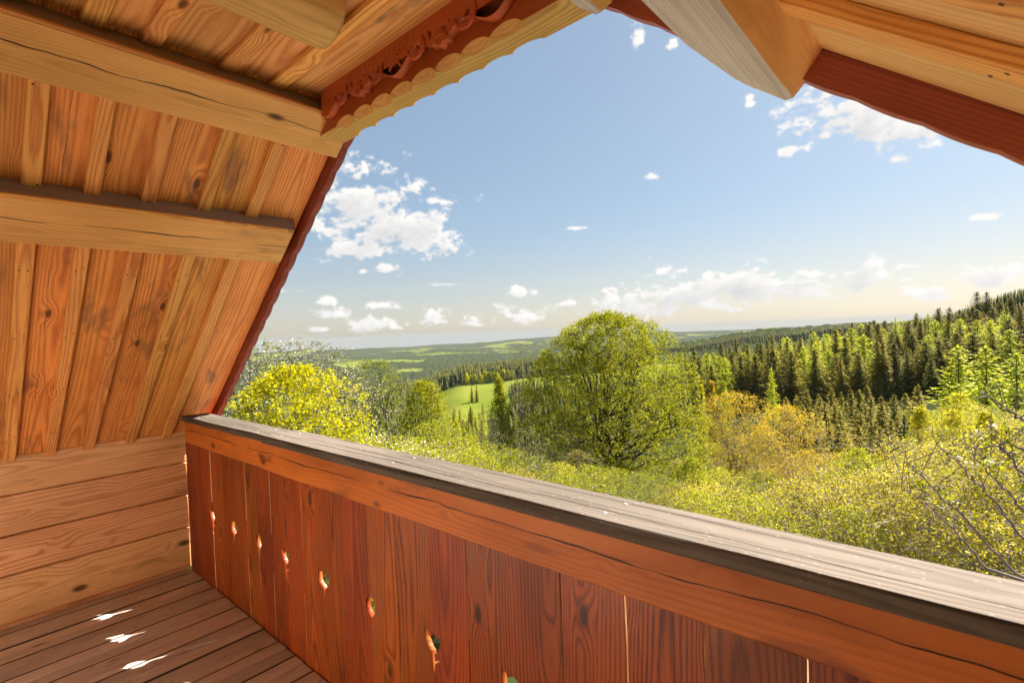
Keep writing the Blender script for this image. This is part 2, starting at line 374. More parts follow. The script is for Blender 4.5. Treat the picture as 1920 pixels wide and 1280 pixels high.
L_SPRUCE = leaf("spruce_needles", (0.10, 0.115, 0.020), (0.23, 0.225, 0.030), (0.50, 0.41, 0.055), 0.36, 0.7, 0.35)
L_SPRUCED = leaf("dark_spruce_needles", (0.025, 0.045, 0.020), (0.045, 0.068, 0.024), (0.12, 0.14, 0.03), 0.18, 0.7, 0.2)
L_YSPRUCE = leaf("young_spruce_needles", (0.12, 0.14, 0.022), (0.26, 0.25, 0.034), (0.52, 0.42, 0.06), 0.36, 0.7, 0.4)
L_LARCH = leaf("larch_needles", (0.36, 0.44, 0.018), (0.60, 0.68, 0.03), (0.85, 0.86, 0.06), 0.5, 0.6, 0.25)
L_YELLOW = leaf("young_birch_leaf", (0.42, 0.42, 0.01), (0.60, 0.56, 0.012), (0.72, 0.64, 0.03), 0.45)
L_FAR = leaf("far_tree_needles", (0.05, 0.065, 0.022), (0.10, 0.11, 0.03), (0.24, 0.22, 0.045), 0.15, 0.8)

# ------------------------------------------------------------------ terrain
W0 = np.array([math.sin(YAW), math.cos(YAW)]); R0 = np.array([math.cos(YAW), -math.sin(YAW)])
def fnoise(x, y, seed, oct_=4):
    v = 0.0; a = 1.0; s = 0.0
    rs = np.random.RandomState(seed)
    for i in range(oct_):
        for k in range(3):
            th = rs.uniform(0, 2 * np.pi); ph = rs.uniform(0, 2 * np.pi); f = (2.0 ** i) * rs.uniform(0.75, 1.35)
            v = v + a * np.sin((x * np.cos(th) + y * np.sin(th)) * f + ph + 1.7 * np.sin((x * np.sin(th) - y * np.cos(th)) * f * 0.6 + ph * 2)) / 3
        s += a; a *= 0.52
    return v / s
TD = np.array([0, 6, 15, 25, 45, 75, 120, 230, 400, 650, 800, 900, 1100, 1500, 2200, 3200, 4500, 6500, 9000, 13000, 26000.])
TPX = np.array([-300, 300, 600, 760, 870, 1000, 1130, 1260, 1450, 1600, 1760, 1920, 2300])
TH = np.array([
 [-5.4,-5.9,-8.4,-11,-16,-22,-40,-64,-84,-110,-126,-136,-156,-185,-208,-180,-150,-200,-260,-640,-1150],
 [-5.4,-5.9,-8.4,-11,-16,-22,-40,-64,-84,-110,-126,-136,-156,-185,-208,-180,-140,-200,-260,-640,-1150],
 [-5.4,-5.9,-8.4,-11,-16,-22,-40,-63,-82,-105,-122,-132,-152,-182,-210,-178,-122,-190,-250,-640,-1150],
 [-5.4,-5.9,-8.4,-11,-16,-22,-38,-60,-76,-86,-88,-96,-130,-180,-214,-180,-138,-200,-225,-640,-1150],
 [-5.4,-5.9,-8.4,-11,-16,-21,-34,-55,-67,-65,-66,-70,-100,-170,-212,-185,-140,-190,-220,-640,-1150],
 [-5.4,-5.9,-8.4,-11,-15.5,-20.5,-30,-49,-60,-60,-62,-67,-82,-150,-205,-190,-160,-190,-166,-640,-1150],
 [-5.4,-5.9,-8.4,-11,-15.2,-20.5,-27,-44,-54,-57,-60,-66,-76,-110,-180,-200,-180,-190,-150,-640,-1150],
 [-5.4,-5.9,-8.4,-11,-15.8,-20.5,-26,-41,-49,-50,-54,-58,-62,-66,-110,-160,-180,-170,-108,-640,-1150],
 [-5.4,-5.9,-8.4,-11.2,-16.2,-20.8,-26,-35,-34,-42,-46,-48,-46,-36,-80,-150,-180,-160,-84,-640,-1150],
 [-5.4,-5.9,-8.6,-11.4,-16.4,-21,-26,-32,-27,-32,-36,-38,-36,-30,-70,-150,-180,-150,-78,-640,-1150],
 [-5.4,-5.9,-8.6,-11.4,-16.2,-20.6,-25,-27,-18,-18,-22,-26,-30,-30,-70,-150,-180,-150,-100,-640,-1150],
 [-5.4,-5.9,-8.6,-11.4,-16,-20,-23,-20,-7,-2,-6,-12,-24,-30,-70,-150,-180,-150,-120,-640,-1150],
 [-5.4,-5.8,-8,-10,-13,-16,-18,-12,2,6,2,-6,-20,-30,-70,-150,-180,-150,-120,-640,-1150]], float)
TH[:, 16] -= 40; TH[:, 18] = np.interp(TPX, [-300, 600, 870, 1000, 1260, 1450, 2300], [-150, -150, -120, -85, -70, -70, -90])
TANG = np.arctan((TPX - 960) / FPX)
LTD = np.log(TD + 6.0)
def land(x, y):
    x = np.asarray(x, float); y = np.asarray(y, float)
    fw = x * W0[0] + y * W0[1]; rt = x * R0[0] + y * R0[1]
    th = np.arctan2(rt, fw); D = np.hypot(fw, rt)
    front = np.clip((2.2 - np.abs(th)) / 0.9, 0, 1)          # behind the house the ground is a level terrace
    tq = np.clip(th, TANG[0], TANG[-1])
    i = np.clip(np.searchsorted(TANG, tq) - 1, 0, len(TANG) - 2)
    ft = (tq - TANG[i]) / (TANG[i + 1] - TANG[i]); ft = ft * ft * (3 - 2 * ft)
    ld = np.log(np.minimum(D, 25999.) + 6.0)
    j = np.clip(np.searchsorted(LTD, ld) - 1, 0, len(LTD) - 2)
    fd = (ld - LTD[j]) / (LTD[j + 1] - LTD[j])
    h = (TH[i, j] * (1 - fd) + TH[i, j + 1] * fd) * (1 - ft) + (TH[i + 1, j] * (1 - fd) + TH[i + 1, j + 1] * fd) * ft
    h = -5.4 * (1 - front) + h * front
    amp = np.clip((D - 8) / 60, 0, 1) * np.clip(D / 120, 0.15, 14)
    h = h + front * amp * 0.5 * fnoise(x / np.maximum(60, 1), y / 60, 3, 3) * np.clip(400 / np.maximum(D, 1), 0, 1)
    h = h + front * np.clip((D - 1300) / 2000, 0, 1) * 46 * fnoise(x / 620, y / 620, 8, 4)
    h = h + front * np.clip((D - 6000) / 3000, 0, 1) * np.clip((16000 - D) / 4000, 0, 1) * 58 * fnoise(x / 1500, y / 1500, 12, 3)
    return h
def forest_mask(x, y, D):
    n = fnoise(x / 300, y / 300, 21, 4) + 0.5 * fnoise(x / 90, y / 90, 22, 3)
    return 1 / (1 + np.exp(-(n + 0.24) * 14))
def build_terrain():
    th = np.concatenate([np.linspace(-math.pi, -1.0, 40, endpoint=False), np.linspace(-1.0, 1.0, 560, endpoint=False), np.linspace(1.0, math.pi, 40, endpoint=False)])
    D = np.concatenate([np.linspace(0.5, 12, 12), np.geomspace(13, 26000, 290)])
    T, R = np.meshgrid(th, D)
    X = R * (np.sin(T) * R0[0] + np.cos(T) * W0[0]); Y = R * (np.sin(T) * R0[1] + np.cos(T) * W0[1])
    Z = land(X, Y)
    fm = forest_mask(X, Y, R)
    far = np.clip((R - 1050) / 350, 0, 1)
    # land cover: 0 meadow .. 1 wood
    px = 960 + FPX * np.tan(np.clip(T, -1.4, 1.4)); fr = np.abs(T) < 1.3
    cover = np.where(R > 1050, fm, 0.75)
    cover = np.where((R > 8) & (R < 150), 0.62, cover)
    wob = fnoise(X / 55, Y / 55, 31, 3); R_, px_ = R, px; R = R + 28 * wob; px = px + 16 * fnoise(X / 70, Y / 70, 32, 3)
    mead = ((R > 395) & (R < 655) & (px > 790) & (px < 985)) | ((R > 520) & (R < 760) & (px > 960) & (px < 1330)) | ((R > 300) & (R < 420) & (px > 800) & (px < 905))
    cover = np.where(mead & fr, 0.0, cover)
    cover = np.where((R > 655) & (R < 1060) & fr & (px < 960), 1.0, cover)
    cover = np.where((R > 150) & (R < 650) & fr & (px > 1290), 1.0, cover)
    cover = np.where((R > 1050) & (R < 1700) & fr & (px > 1180), 1.0, cover)
    cover = np.where((R > 5500), np.clip(cover * 0.9 + 0.05, 0, 1), cover)
    R, px = R_, px_
    rs = np.random.RandomState(4)
    Z = Z + far * np.clip(cover, 0, 1) * (12 + 13 * rs.rand(*Z.shape)) * np.where(fr, 1, 0) * (R < 8000)
    nD, nT = R.shape
    V = np.stack([X, Y, Z], -1).reshape(-1, 3)
    ii, jj = np.meshgrid(np.arange(nD - 1), np.arange(nT), indexing='ij')
    j2 = (jj + 1) % nT
    F = np.stack([ii * nT + jj, (ii + 1) * nT + jj, (ii + 1) * nT + j2, ii * nT + j2], -1).reshape(-1, 4)
    F = F[:, ::-1]
    c = np.array([[0, 0, -5.4]]); V = np.concatenate([V, c]); cover = np.append(cover.ravel(), 0.6)
    m, t, out = base_mat("landscape")
    at = nd(t, 'ShaderNodeAttribute'); at.attribute_name = 'tint'
    g = nd(t, 'ShaderNodeNewGeometry')
    n1 = NOISE(t, g.outputs['Position'], 0.012, 6.0, 0.6).outputs['Fac']
    n2 = NOISE(t, g.outputs['Position'], 0.12, 5.0, 0.6).outputs['Fac']
    n3 = NOISE(t, g.outputs['Position'], 0.0035, 3.0, 0.5).outputs['Fac']
    mead = MIX(t, SS(t, n1, 0.35, 0.65), (0.11, 0.15, 0.016), (0.17, 0.185, 0.03))
    mead = MIX(t, M(t, 'MULTIPLY', SS(t, n3, 0.55, 0.7), 0.6), mead, (0.23, 0.17, 0.09))
    wd = MIX(t, n2, (0.018, 0.026, 0.012), (0.048, 0.055, 0.020))
    wd = MIX(t, M(t, 'MULTIPLY', SS(t, n1, 0.45, 0.7), 0.5), wd, (0.065, 0.085, 0.02))
    col = MIX(t, SS(t, at.outputs['Fac'], 0.30, 0.62), mead, wd)
    bs = nd(t, 'ShaderNodeBsdfPrincipled'); bs.inputs['Roughness'].default_value = 1.0; bs.inputs['Specular IOR Level'].default_value = 0.0
    t.links.new(col, bs.inputs['Base Color']); t.links.new(bs.outputs[0], out.inputs['Surface'])
    me = fast_mesh("terrain", V, F, m, cover, smooth=True)
    o = mobj("terrain", me)
    tag(o, "rolling green hills with meadows and wooded slopes out to the blue horizon", None, None, "structure")
build_terrain()

# gravel yard below the balcony (seen through the tulip cut-outs)
def yard():
    bm = bmesh.new()
    vs = []
    for i in range(40):
        a = 2 * math.pi * i / 40; r = 5.0 + 0.5 * math.sin(3 * a)
        x, y = -1.3 + r * math.cos(a) * 1.1, 1.6 + r * 0.8 * math.sin(a)
        vs.append(bm.verts.new((x, y, -5.32)))
    bm.faces.new(vs)
    me = bpy.data.meshes.new("gravel_yard"); bm.to_mesh(me); bm.free()
    me.materials.append(plain("gravel", (0.40, 0.38, 0.36), 0.95, 0.5, 14))
    tag(mobj("path", me), "grey gravel yard under the balcony", None, None, "structure")
yard()

# ------------------------------------------------------------------ planks
def plank_mesh(name, L, W, T, mat, ch=0.004, seg=3, warp=0.0, seed=0, wane=0.0):
    """length along local x (0..L), width y centred, thickness z centred, chamfered edges"""
    rs = np.random.RandomState(seed)
    w, t = W / 2, T / 2
    prof = [(-w + ch, -t), (w - ch, -t), (w, -t + ch), (w, t - ch), (w - ch, t), (-w + ch, t), (-w, t - ch), (-w, -t + ch)]
    V = []
    for i in range(seg + 1):
        dy, dz = rs.uniform(-1, 1, 2) * warp
        for (y, z) in prof:
            V.append((L * i / seg, y + dy + rs.uniform(-1, 1) * wane, z + dz * 0.5 + rs.uniform(-1, 1) * wane * 0.5))
    F = []
    for i in range(seg):
        for k in range(8):
            a = i * 8 + k; b = i * 8 + (k + 1) % 8
            F.append((a, a + 8, b + 8, b)[::-1])
    bm = bmesh.new()
    bv = [bm.verts.new(v) for v in V]
    for f in F: bm.faces.new([bv[i] for i in f])
    bm.faces.new([bv[i] for i in range(8)][::-1]); bm.faces.new([bv[seg * 8 + i] for i in range(8)])
    bmesh.ops.recalc_face_normals(bm, faces=bm.faces)
    me = bpy.data.meshes.new(name); bm.to_mesh(me); bm.free()
    me.materials.append(mat)
    return me
def place(o, org, ex, ez):
    ex = Vector(ex).normalized(); ez = Vector(ez).normalized(); ey = ez.cross(ex).normalized(); ez = ex.cross(ey)
    o.matrix_world = Matrix(((ex.x, ey.x, ez.x, org[0]), (ex.y, ey.y, ez.y, org[1]), (ex.z, ey.z, ez.z, org[2]), (0, 0, 0, 1)))
    return o
def plank(name, org, ex, ez, L, W, T, mat, parent, **kw):
    """org = middle of the plank's starting end"""
    o = mobj(name, plank_mesh(name, L, W, T, mat, **kw))
    place(o, org, ex, ez)
    o.parent = parent
    return o
RND = random.Random(5)

# ------------------------------------------------------------------ balcony floor
FLOOR_Z = -1.475
XL, XR = -3.85, 1.22                       # inner faces of the side walls
BACK = -0.75
floor = mobj("floor", plank_mesh("floor_joists", 5.3, 2.6, 0.05, W_FLOOR))
place(floor, (XL - 0.12, (BACK + 1.2) / 2, FLOOR_Z - 0.10), (1, 0, 0), (0, 0, 1))
floor.data.materials[0] = plain("joist_dark", (0.06, 0.045, 0.035), 0.9, 0.3)
tag(floor, "brown decking floor of the balcony", None, None, "structure")
x = XL + 0.005; i = 0
while x < XR:
    wd = 0.0875
    o = plank("floor_board", (x + wd / 2, BACK, FLOOR_Z - 0.016 + RND.uniform(-0.002, 0.002)), (0, 1, 0), (0, 0, 1), 1.055 - BACK, wd - (0.006 if i % 2 else 0.0035) - RND.uniform(0, 0.002), 0.032, W_FLOOR, None, seed=i, warp=0.0005, ch=0.0035)
    o.parent = floor; o.matrix_parent_inverse = floor.matrix_world.inverted()
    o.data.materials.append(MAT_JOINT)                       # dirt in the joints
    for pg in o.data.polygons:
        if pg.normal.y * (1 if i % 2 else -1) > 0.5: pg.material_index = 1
    x += wd; i += 1

# ------------------------------------------------------------------ side walls
def side_wall(xf, sgn, label):
    w = empty("side_wall", (xf, 0, FLOOR_Z))
    tag(w, label, None, None, "structure")
    zs = [-0.563, -0.772, -0.988, -1.206, -1.475]
    inv = w.matrix_world.inverted()
    for k in range(4):
        h = zs[k] - zs[k + 1]
        gap = 0.009 if k == 2 else 0.004
        o = plank("plank", (xf - sgn * 0.03 + RND.uniform(-0.002, 0.002), BACK, (zs[k] + zs[k + 1]) / 2), (0, 1, 0), (sgn, 0, 0), 1.105 - BACK, h - gap, 0.06, W_WALL, None, seed=40 + k, ch=0.006, warp=0.001, wane=0.0006)
        o.parent = w; o.matrix_parent_inverse = Matrix.Translation((-xf, 0, -FLOOR_Z))
    o = plank("skirting_fillet", (xf + sgn * 0.012, BACK, FLOOR_Z + 0.012), (0, 1, 0), (sgn, 0, 0), 1.04 - BACK, 0.024, 0.024, W_WALL, None, seed=47, ch=0.006)
    o.parent = w; o.matrix_parent_inverse = Matrix.Translation((-xf, 0, -FLOOR_Z))
    o = plank("outer_cladding", (xf - sgn * 0.10, BACK, (FLOOR_Z - 0.68) / 2 - 0.02), (0, 1, 0), (sgn, 0, 0), 1.10 - BACK, 0.80, 0.05, W_WALL, None, seed=48)
    o.parent = w; o.matrix_parent_inverse = Matrix.Translation((-xf, 0, -FLOOR_Z))
side_wall(XL, 1, "low wall of four wide pale larch planks under the left roof slope")
side_wall(XR, -1, "low wall of wide larch planks at the other end of the balcony")

# house wall behind the viewer
hw = empty("house_wall", (-1.3, BACK, FLOOR_Z)); tag(hw, "planked gable wall of the chalet behind the balcony", None, None, "structure")
for k in range(13):
    z0 = FLOOR_Z + 0.2 * k
    half = min(2.7, max(0.15, (2.42 - z0 - 0.2) / 0.7813 - 1.315 + 1.315 - 0.1)) if z0 > -0.75 else 2.53
    if z0 > -0.75: half = max(0.2, (1.42 - (z0 + 0.2)) / 0.7813)
    o = plank("plank", (-1.315 - half, BACK - 0.03, z0 + 0.1), (1, 0, 0), (0, 1, 0), 2 * half, 0.196, 0.05, W_HOUSE, None, seed=60 + k)
    o.parent = hw; o.matrix_parent_inverse = Matrix.Translation((1.3, -BACK, -FLOOR_Z))

# ------------------------------------------------------------------ roof
AL = math.radians(38); CA, SA = math.cos(AL), math.sin(AL)
XM = -1.315; ZR = 2.45 + math.tan(AL) * XM           # ridge line of the boarding's inner face
YE = 1.19                                            # front end of the boarding
CEIL = 0.972
roof = empty("chalet_roof", (XM, 0, 1.42))
tag(roof, "steep boarded wooden roof with battens and squared purlins over the balcony", "roof", None, "thing")
RINV = Matrix.Translation((-XM, 0, -1.42))
def rp(o, parent=None):
    o.parent = parent or roof
    o.matrix_parent_inverse = RINV if parent is None else Matrix.Identity(4)
    return o
def slope_pt(side, s, n, y):
    """side -1 left, +1 right; s = distance down the slope from the ridge, n = depth into the room"""
    sgn = side
    return Vector((XM + sgn * s * CA - sgn * n * SA, y, ZR - s * SA - n * CA))
def slope_dirs(side):
    return Vector((side * CA, 0, -SA)), Vector((-side * SA, 0, -CA))
BAT = [1.13 - 0.0, 0.953, 0.765, 0.571, 0.396, 0.233, 0.06, -0.115, -0.29, -0.465, -0.64, -0.815, -0.99, -1.165]
SLEN = 3.95
for side in (-1, 1):
    sd, nn = slope_dirs(side)
    part = empty("roof_slope", (0, 0, 0)); rp(part)
    edges = [YE] + BAT[1:] + [BACK - 0.05]
    for k in range(len(edges) - 1):
        y0, y1 = edges[k + 1], edges[k]
        p = slope_pt(side, 0.0, -0.0125, (y0 + y1) / 2)
        o = plank("board", p, sd, nn, SLEN, y1 - y0 - 0.003, 0.025, W_ROOF if side < 0 else W_ROOFR, None, seed=100 + k + side, seg=4, warp=0.0007)
        o.parent = part
    for k, yb in enumerate(BAT[1:]):
        w_ = 0.049 + RND.uniform(-0.003, 0.003)
        p = slope_pt(side, 0.765, 0.014, yb + RND.uniform(-0.004, 0.004))
        d2 = (sd + Vector((0, RND.uniform(-0.0015, 0.0015), 0))).normalized()
        o = plank("batten", p, d2, nn, SLEN - 0.765, w_, 0.028, W_BATTEN, None, seed=140 + k + side, seg=4, warp=0.0008, ch=0.003)
        o.parent = part
    nv, nf = [], []
    for yb in BAT[1:]:
        for s_ in np.arange(0.95, 3.3, 0.41):
            for dy in (-0.014, 0.013):
                c = slope_pt(side, s_ + RND.uniform(-0.03, 0.03), 0.0284, yb + dy + RND.uniform(-0.003, 0.003)); b0 = len(nv)
                for q in range(6): nv.append(c + sd * (0.0036 * math.cos(q * 1.047)) + Vector((0, 0.0036 * math.sin(q * 1.047), 0)))
                nf.append([b0 + q for q in range(6)])
    me = bpy.data.meshes.new("nail_heads"); me.from_pydata([tuple(v) for v in nv], [], nf); me.materials.append(MAT_NAIL)
    o = mobj("nail_heads", me); o["kind"] = "stuff"; o.parent = part
    p = slope_pt(side, -0.05, -0.10, (YE + BACK) / 2 + 0.02)
    o = plank("roof_covering", p, sd, nn, SLEN + 0.1, YE - BACK + 0.06, 0.12, MAT_TIN, None)
    o.parent = part

# purlins: rectangular beams lying square to the slope, running front to back
def purlin(side, s0, s1, depth, yend, mats, cut=0.03, bev=0.010, seed=0, taper=None):
    sd, nn = slope_dirs(side)
    sec = [(s0, 0.0), (s0, depth - bev), (s0 + bev, depth), (s1 - bev, depth), (s1, depth - bev), (s1, 0.0)]
    sec = [(s, n - 0.002) for s, n in sec]
    rs = np.random.RandomState(seed)
    ys = [BACK, BACK + 0.9, 0.0, 0.5, yend - 0.18, yend - 0.05, yend]
    V = []
    for i, y in enumerate(ys):
        last = i == len(ys) - 1
        for (s, n) in sec:
            if taper and y > yend - 0.19:
                f = (y - (yend - 0.19)) / 0.19
                if n > depth * 0.6 and s < (s0 + s1) / 2: s = s + taper * f; 
            yy = y - (cut * n / depth if last else 0)
            j = rs.uniform(-1, 1, 2) * 0.0012
            V.append((s + j[0], n + j[1], yy))
    me = bpy.data.meshes.new("purlin"); bm = bmesh.new()
    # local frame: x = along the purlin (world y), y = down the slope, z = into the room
    sm = (s0 + s1) / 2
    bv = [bm.verts.new((v[2], v[0] - sm, v[1] - depth)) for v in V]
    m_ = len(sec)
    for i in range(len(ys) - 1):
        for k in range(m_ - 1):
            a = i * m_ + k
            f = bm.faces.new((bv[a], bv[a + 1], bv[a + 1 + m_], bv[a + m_]))
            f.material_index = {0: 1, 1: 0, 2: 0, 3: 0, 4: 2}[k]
    f = bm.faces.new([bv[(len(ys) - 1) * m_ + k] for k in range(m_)]); f.material_index = 0
    bmesh.ops.recalc_face_normals(bm, faces=bm.faces)
    bm.to_mesh(me); bm.free()
    for mm in mats: me.materials.append(mm)
    o = mobj("purlin", me)
    org = slope_pt(side, sm, depth, 0)
    ex = Vector((0, 1, 0)); ey = sd; ez = nn
    o.matrix_world = Matrix(((ex.x, ey.x, ez.x, org.x), (ex.y, ey.y, ez.y, org.y), (ex.z, ey.z, ez.z, org.z), (0, 0, 0, 1)))
    rp(o)
    return o
def s_of_x(side, x, n=0.0):
    return (side * (x - XM) + n * SA) / CA
# left: upper and lower
sU0 = s_of_x(-1, -1.848, 0.09); sU1 = s_of_x(-1, -1.994, 0.09)
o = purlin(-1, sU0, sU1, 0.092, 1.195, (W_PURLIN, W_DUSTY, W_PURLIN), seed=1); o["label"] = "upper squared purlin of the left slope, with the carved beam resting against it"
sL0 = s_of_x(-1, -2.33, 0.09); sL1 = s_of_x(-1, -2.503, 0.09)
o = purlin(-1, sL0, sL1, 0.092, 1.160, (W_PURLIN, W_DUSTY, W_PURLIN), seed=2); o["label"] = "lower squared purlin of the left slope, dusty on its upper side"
o = purlin(1, s_of_x(1, -0.36), s_of_x(1, -0.19), 0.105, 1.235, (W_GREY, W_GREY, W_PURLIN), seed=3, taper=0.10); o["label"] = "grey weathered purlin end jutting over the right side of the view"
o = purlin(1, s_of_x(1, -0.78), s_of_x(1, -0.59), 0.10, 1.165, (W_GREY, W_GREY, W_TIEY), seed=4, taper=0.05, cut=0.05); o["label"] = "upper purlin end at the right end of the carved beam"
# thin moulding along the left purlins' upper inner edge
for s_, ye in ((sU0 + 0.004, 1.08), (sL0 + 0.004, 1.10)):
    sd, nn = slope_dirs(-1)
    o = plank("edge_bead", slope_pt(-1, s_ - 0.004, 0.088, BACK), (0, 1, 0), nn, ye - BACK, 0.014, 0.012, W_BATTEN, None, ch=0.003, seed=7)
    rp(o)

# bargeboards with scalloped lower edge
def barge(side):
    amp = 0.010 if side < 0 else 0.0035
    me = bpy.data.meshes.new("bargeboard"); bm = bmesh.new()
    wl = 0.128; N = 12
    n_ = int(SLEN / wl)
    top = []; bot = []
    for i in range(n_ * N + 1):
        s = i * wl / N
        ph = (i % N) / N
        d = 0.050 + amp * math.sin(math.pi * ph) + (0.0 if side < 0 else 0.006)
        bot.append((s, d)); top.append((s, -0.14))
    fr = [bm.verts.new((s, 0.0, n)) for s, n in bot]; ft = [bm.verts.new((s, 0.0, n)) for s, n in top]
    br = [bm.verts.new((s, 0.03, n)) for s, n in bot]; bt = [bm.verts.new((s, 0.03, n)) for s, n in top]
    for i in range(len(bot) - 1):
        bm.faces.new((fr[i], fr[i + 1], ft[i + 1], ft[i])); bm.faces.new((br[i + 1], br[i], bt[i], bt[i + 1]))
        bm.faces.new((fr[i + 1], fr[i], br[i], br[i + 1])); bm.faces.new((ft[i], ft[i + 1], bt[i + 1], bt[i]))
    bm.faces.new((fr[0], ft[0], bt[0], br[0])); bm.faces.new((fr[-1], br[-1], bt[-1], ft[-1]))
    bmesh.ops.recalc_face_normals(bm, faces=bm.faces)
    bm.to_mesh(me); bm.free(); me.materials.append(W_BARGE)
    o = mobj("bargeboard", me)
    sd, nn = slope_dirs(side); org = slope_pt(side, 0, 0, YE + 0.002)
    ex, ey, ez = sd, Vector((0, 1, 0)), nn
    o.matrix_world = Matrix(((ex.x, ey.x, ez.x, org.x), (ex.y, ey.y, ez.y, org.y), (ex.z, ey.z, ez.z, org.z), (0, 0, 0, 1)))
    rp(o); return o
barge(-1)["label"] = "dark red bargeboard with scalloped edge on the left slope"
barge(1)["label"] = "dark red bargeboard with scalloped edge on the right slope"

# flat boarded ceiling between the upper purlins
ceil = empty("ceiling", (0, 0, 0)); rp(ceil)
half = (ZR - CEIL) / math.tan(AL) + 0.02
ce = [1.115, 0.877, 0.705, 0.48, 0.335, 0.16, -0.01, -0.18, -0.35, -0.52, -0.69, -0.86, -1.03, -1.2, BACK - 0.02]
for k in range(len(ce) - 1):
    y0, y1 = ce[k + 1], ce[k]
    o = plank("ceiling_board", (XM - half, (y0 + y1) / 2, CEIL + 0.013), (1, 0, 0), (0, 0, -1), 2 * half, y1 - y0 - 0.003, 0.026, W_CEIL, None, seed=200 + k, warp=0.0006)
    o.parent = ceil
    if k < len(ce) - 2:
        o = plank("ceiling_batten", (XM - half, y0, CEIL - 0.011), (1, 0, 0), (0, 0, -1), 2 * half, 0.055 + RND.uniform(-.004, .004), 0.022, W_BATTEN, None, seed=230 + k, ch=0.003)
        o.parent = ceil

# half-round log under the ceiling
def log_():
    bm = bmesh.new(); rings = []
    ys = [BACK, -0.6, -0.1, 0.2, 0.4, 0.55, 0.68, 0.76, 0.80, 0.812]
    rs = np.random.RandomState(9)
    for yi, y in enumerate(ys):
        k = 1.0 if yi < len(ys) - 1 else 0.93
        ring = []
        for a in range(13):
            th = math.pi * a / 12
            rx, rz = 0.105 * k, 0.082 * k
            e_ = 0.004 * math.sin(3 * th + y * 4) + rs.uniform(-1, 1) * 0.0012
            zz = -max(0.0, math.sin(th)) ** 0.8 * (rz + e_)
            ring.append(bm.verts.new((y, math.cos(th) * (rx + e_), zz)))
        rings.append(ring)
    for i in range(len(rings) - 1):
        for a in range(12):
            f = bm.faces.new((rings[i][a], rings[i][a + 1], rings[i + 1][a + 1], rings[i + 1][a])); f.smooth = True
    bm.faces.new(rings[-1])
    bmesh.ops.recalc_face_normals(bm, faces=bm.faces)
    me = bpy.data.meshes.new("half_log"); bm.to_mesh(me); bm.free(); me.materials.append(W_LOG)
    o = mobj("half_log", me)
    o.matrix_world = Matrix(((0, -1, 0, -1.395), (1, 0, 0, 0), (0, 0, 1, CEIL - 0.012), (0, 0, 0, 1)))
    rp(o); o["label"] = "peeled half-round log under the ceiling with a blunt rounded end"
log_()

# ------------------------------------------------------------------ carved tie beam
TY0, TY1, TZ0 = 1.06, 1.165, 0.826
tie = empty("carved_tie_beam", (XM, TY0, TZ0)); tag(tie, "red stained tie beam with carved scrollwork and scalloped pale underside", "beam", None, "thing")
TINV = Matrix.Translation((-XM, -TY0, -TZ0))
def tp(o): o.parent = tie; o.matrix_parent_inverse = TINV; return o
def tie_beam():
    x0, x1 = -1.975, -0.64
    wl = 0.118
    xs = np.arange(x0, x1 + 0.001, 0.0075)
    V = []; F = []; MI = []
    def ch(x, ph):
        if x < -1.80 or x > -0.856: return 0.003
        f = ((x + 1.80 + ph) / wl) % 1.0
        return 0.003 + 0.023 * math.sqrt(max(0.0, 1 - (2 * f - 1) ** 2)) ** 1.2
    for x in xs:
        a = ch(x, 0.0); b = ch(x, 0.0)
        V += [(x, TY0, CEIL + 0.05), (x, TY0, TZ0 + a), (x, TY0 + a, TZ0), (x, TY1 - b * 0.8, TZ0), (x, TY1, TZ0 + b * 0.8), (x, TY1, CEIL + 0.05)]
    for i in range(len(xs) - 1):
        for k, mi in enumerate((0, 2, 1, 2, 0)):
            a = i * 6 + k; F.append((a, a + 1, a + 7, a + 6)); MI.append(mi)
    me = bpy.data.meshes.new("beam")
    V = [(v[0] - XM, v[1] - TY0, v[2] - TZ0) for v in V]
    me.from_pydata(V, [], F); me.materials.append(W_TIE); me.materials.append(W_TIEY); me.materials.append(W_TIEC)
    me.polygons.foreach_set('material_index', MI); me.update()
    bm = bmesh.new(); bm.from_mesh(me); bmesh.ops.recalc_face_normals(bm, faces=bm.faces); bm.to_mesh(me); bm.free()
    o = mobj("beam", me); o.location = (XM, TY0, TZ0); tp(o)
tie_beam()
def curve_mesh(name, loops, depth, mat, bevel=0.0):
    """flat shape (outer loop plus holes) in the local xy plane, extruded by depth"""
    cu = bpy.data.curves.new(name, 'CURVE'); cu.dimensions = '2D'; cu.fill_mode = 'BOTH'; cu.extrude = depth / 2
    cu.bevel_depth = bevel; cu.bevel_resolution = 0
    for lp in loops:
        sp = cu.splines.new('POLY'); sp.points.add(len(lp) - 1)
        for p_, q in zip(sp.points, lp): p_.co = (q[0], q[1], 0, 1)
        sp.use_cyclic_u = True
    ob = bpy.data.objects.new(name, cu); COL.objects.link(ob)
    dg = bpy.context.evaluated_depsgraph_get()
    me = bpy.data.meshes.new_from_object(ob.evaluated_get(dg))
    me.name = name
    bpy.data.objects.remove(ob); bpy.data.curves.remove(cu)
    me.materials.clear(); me.materials.append(mat)
    return me
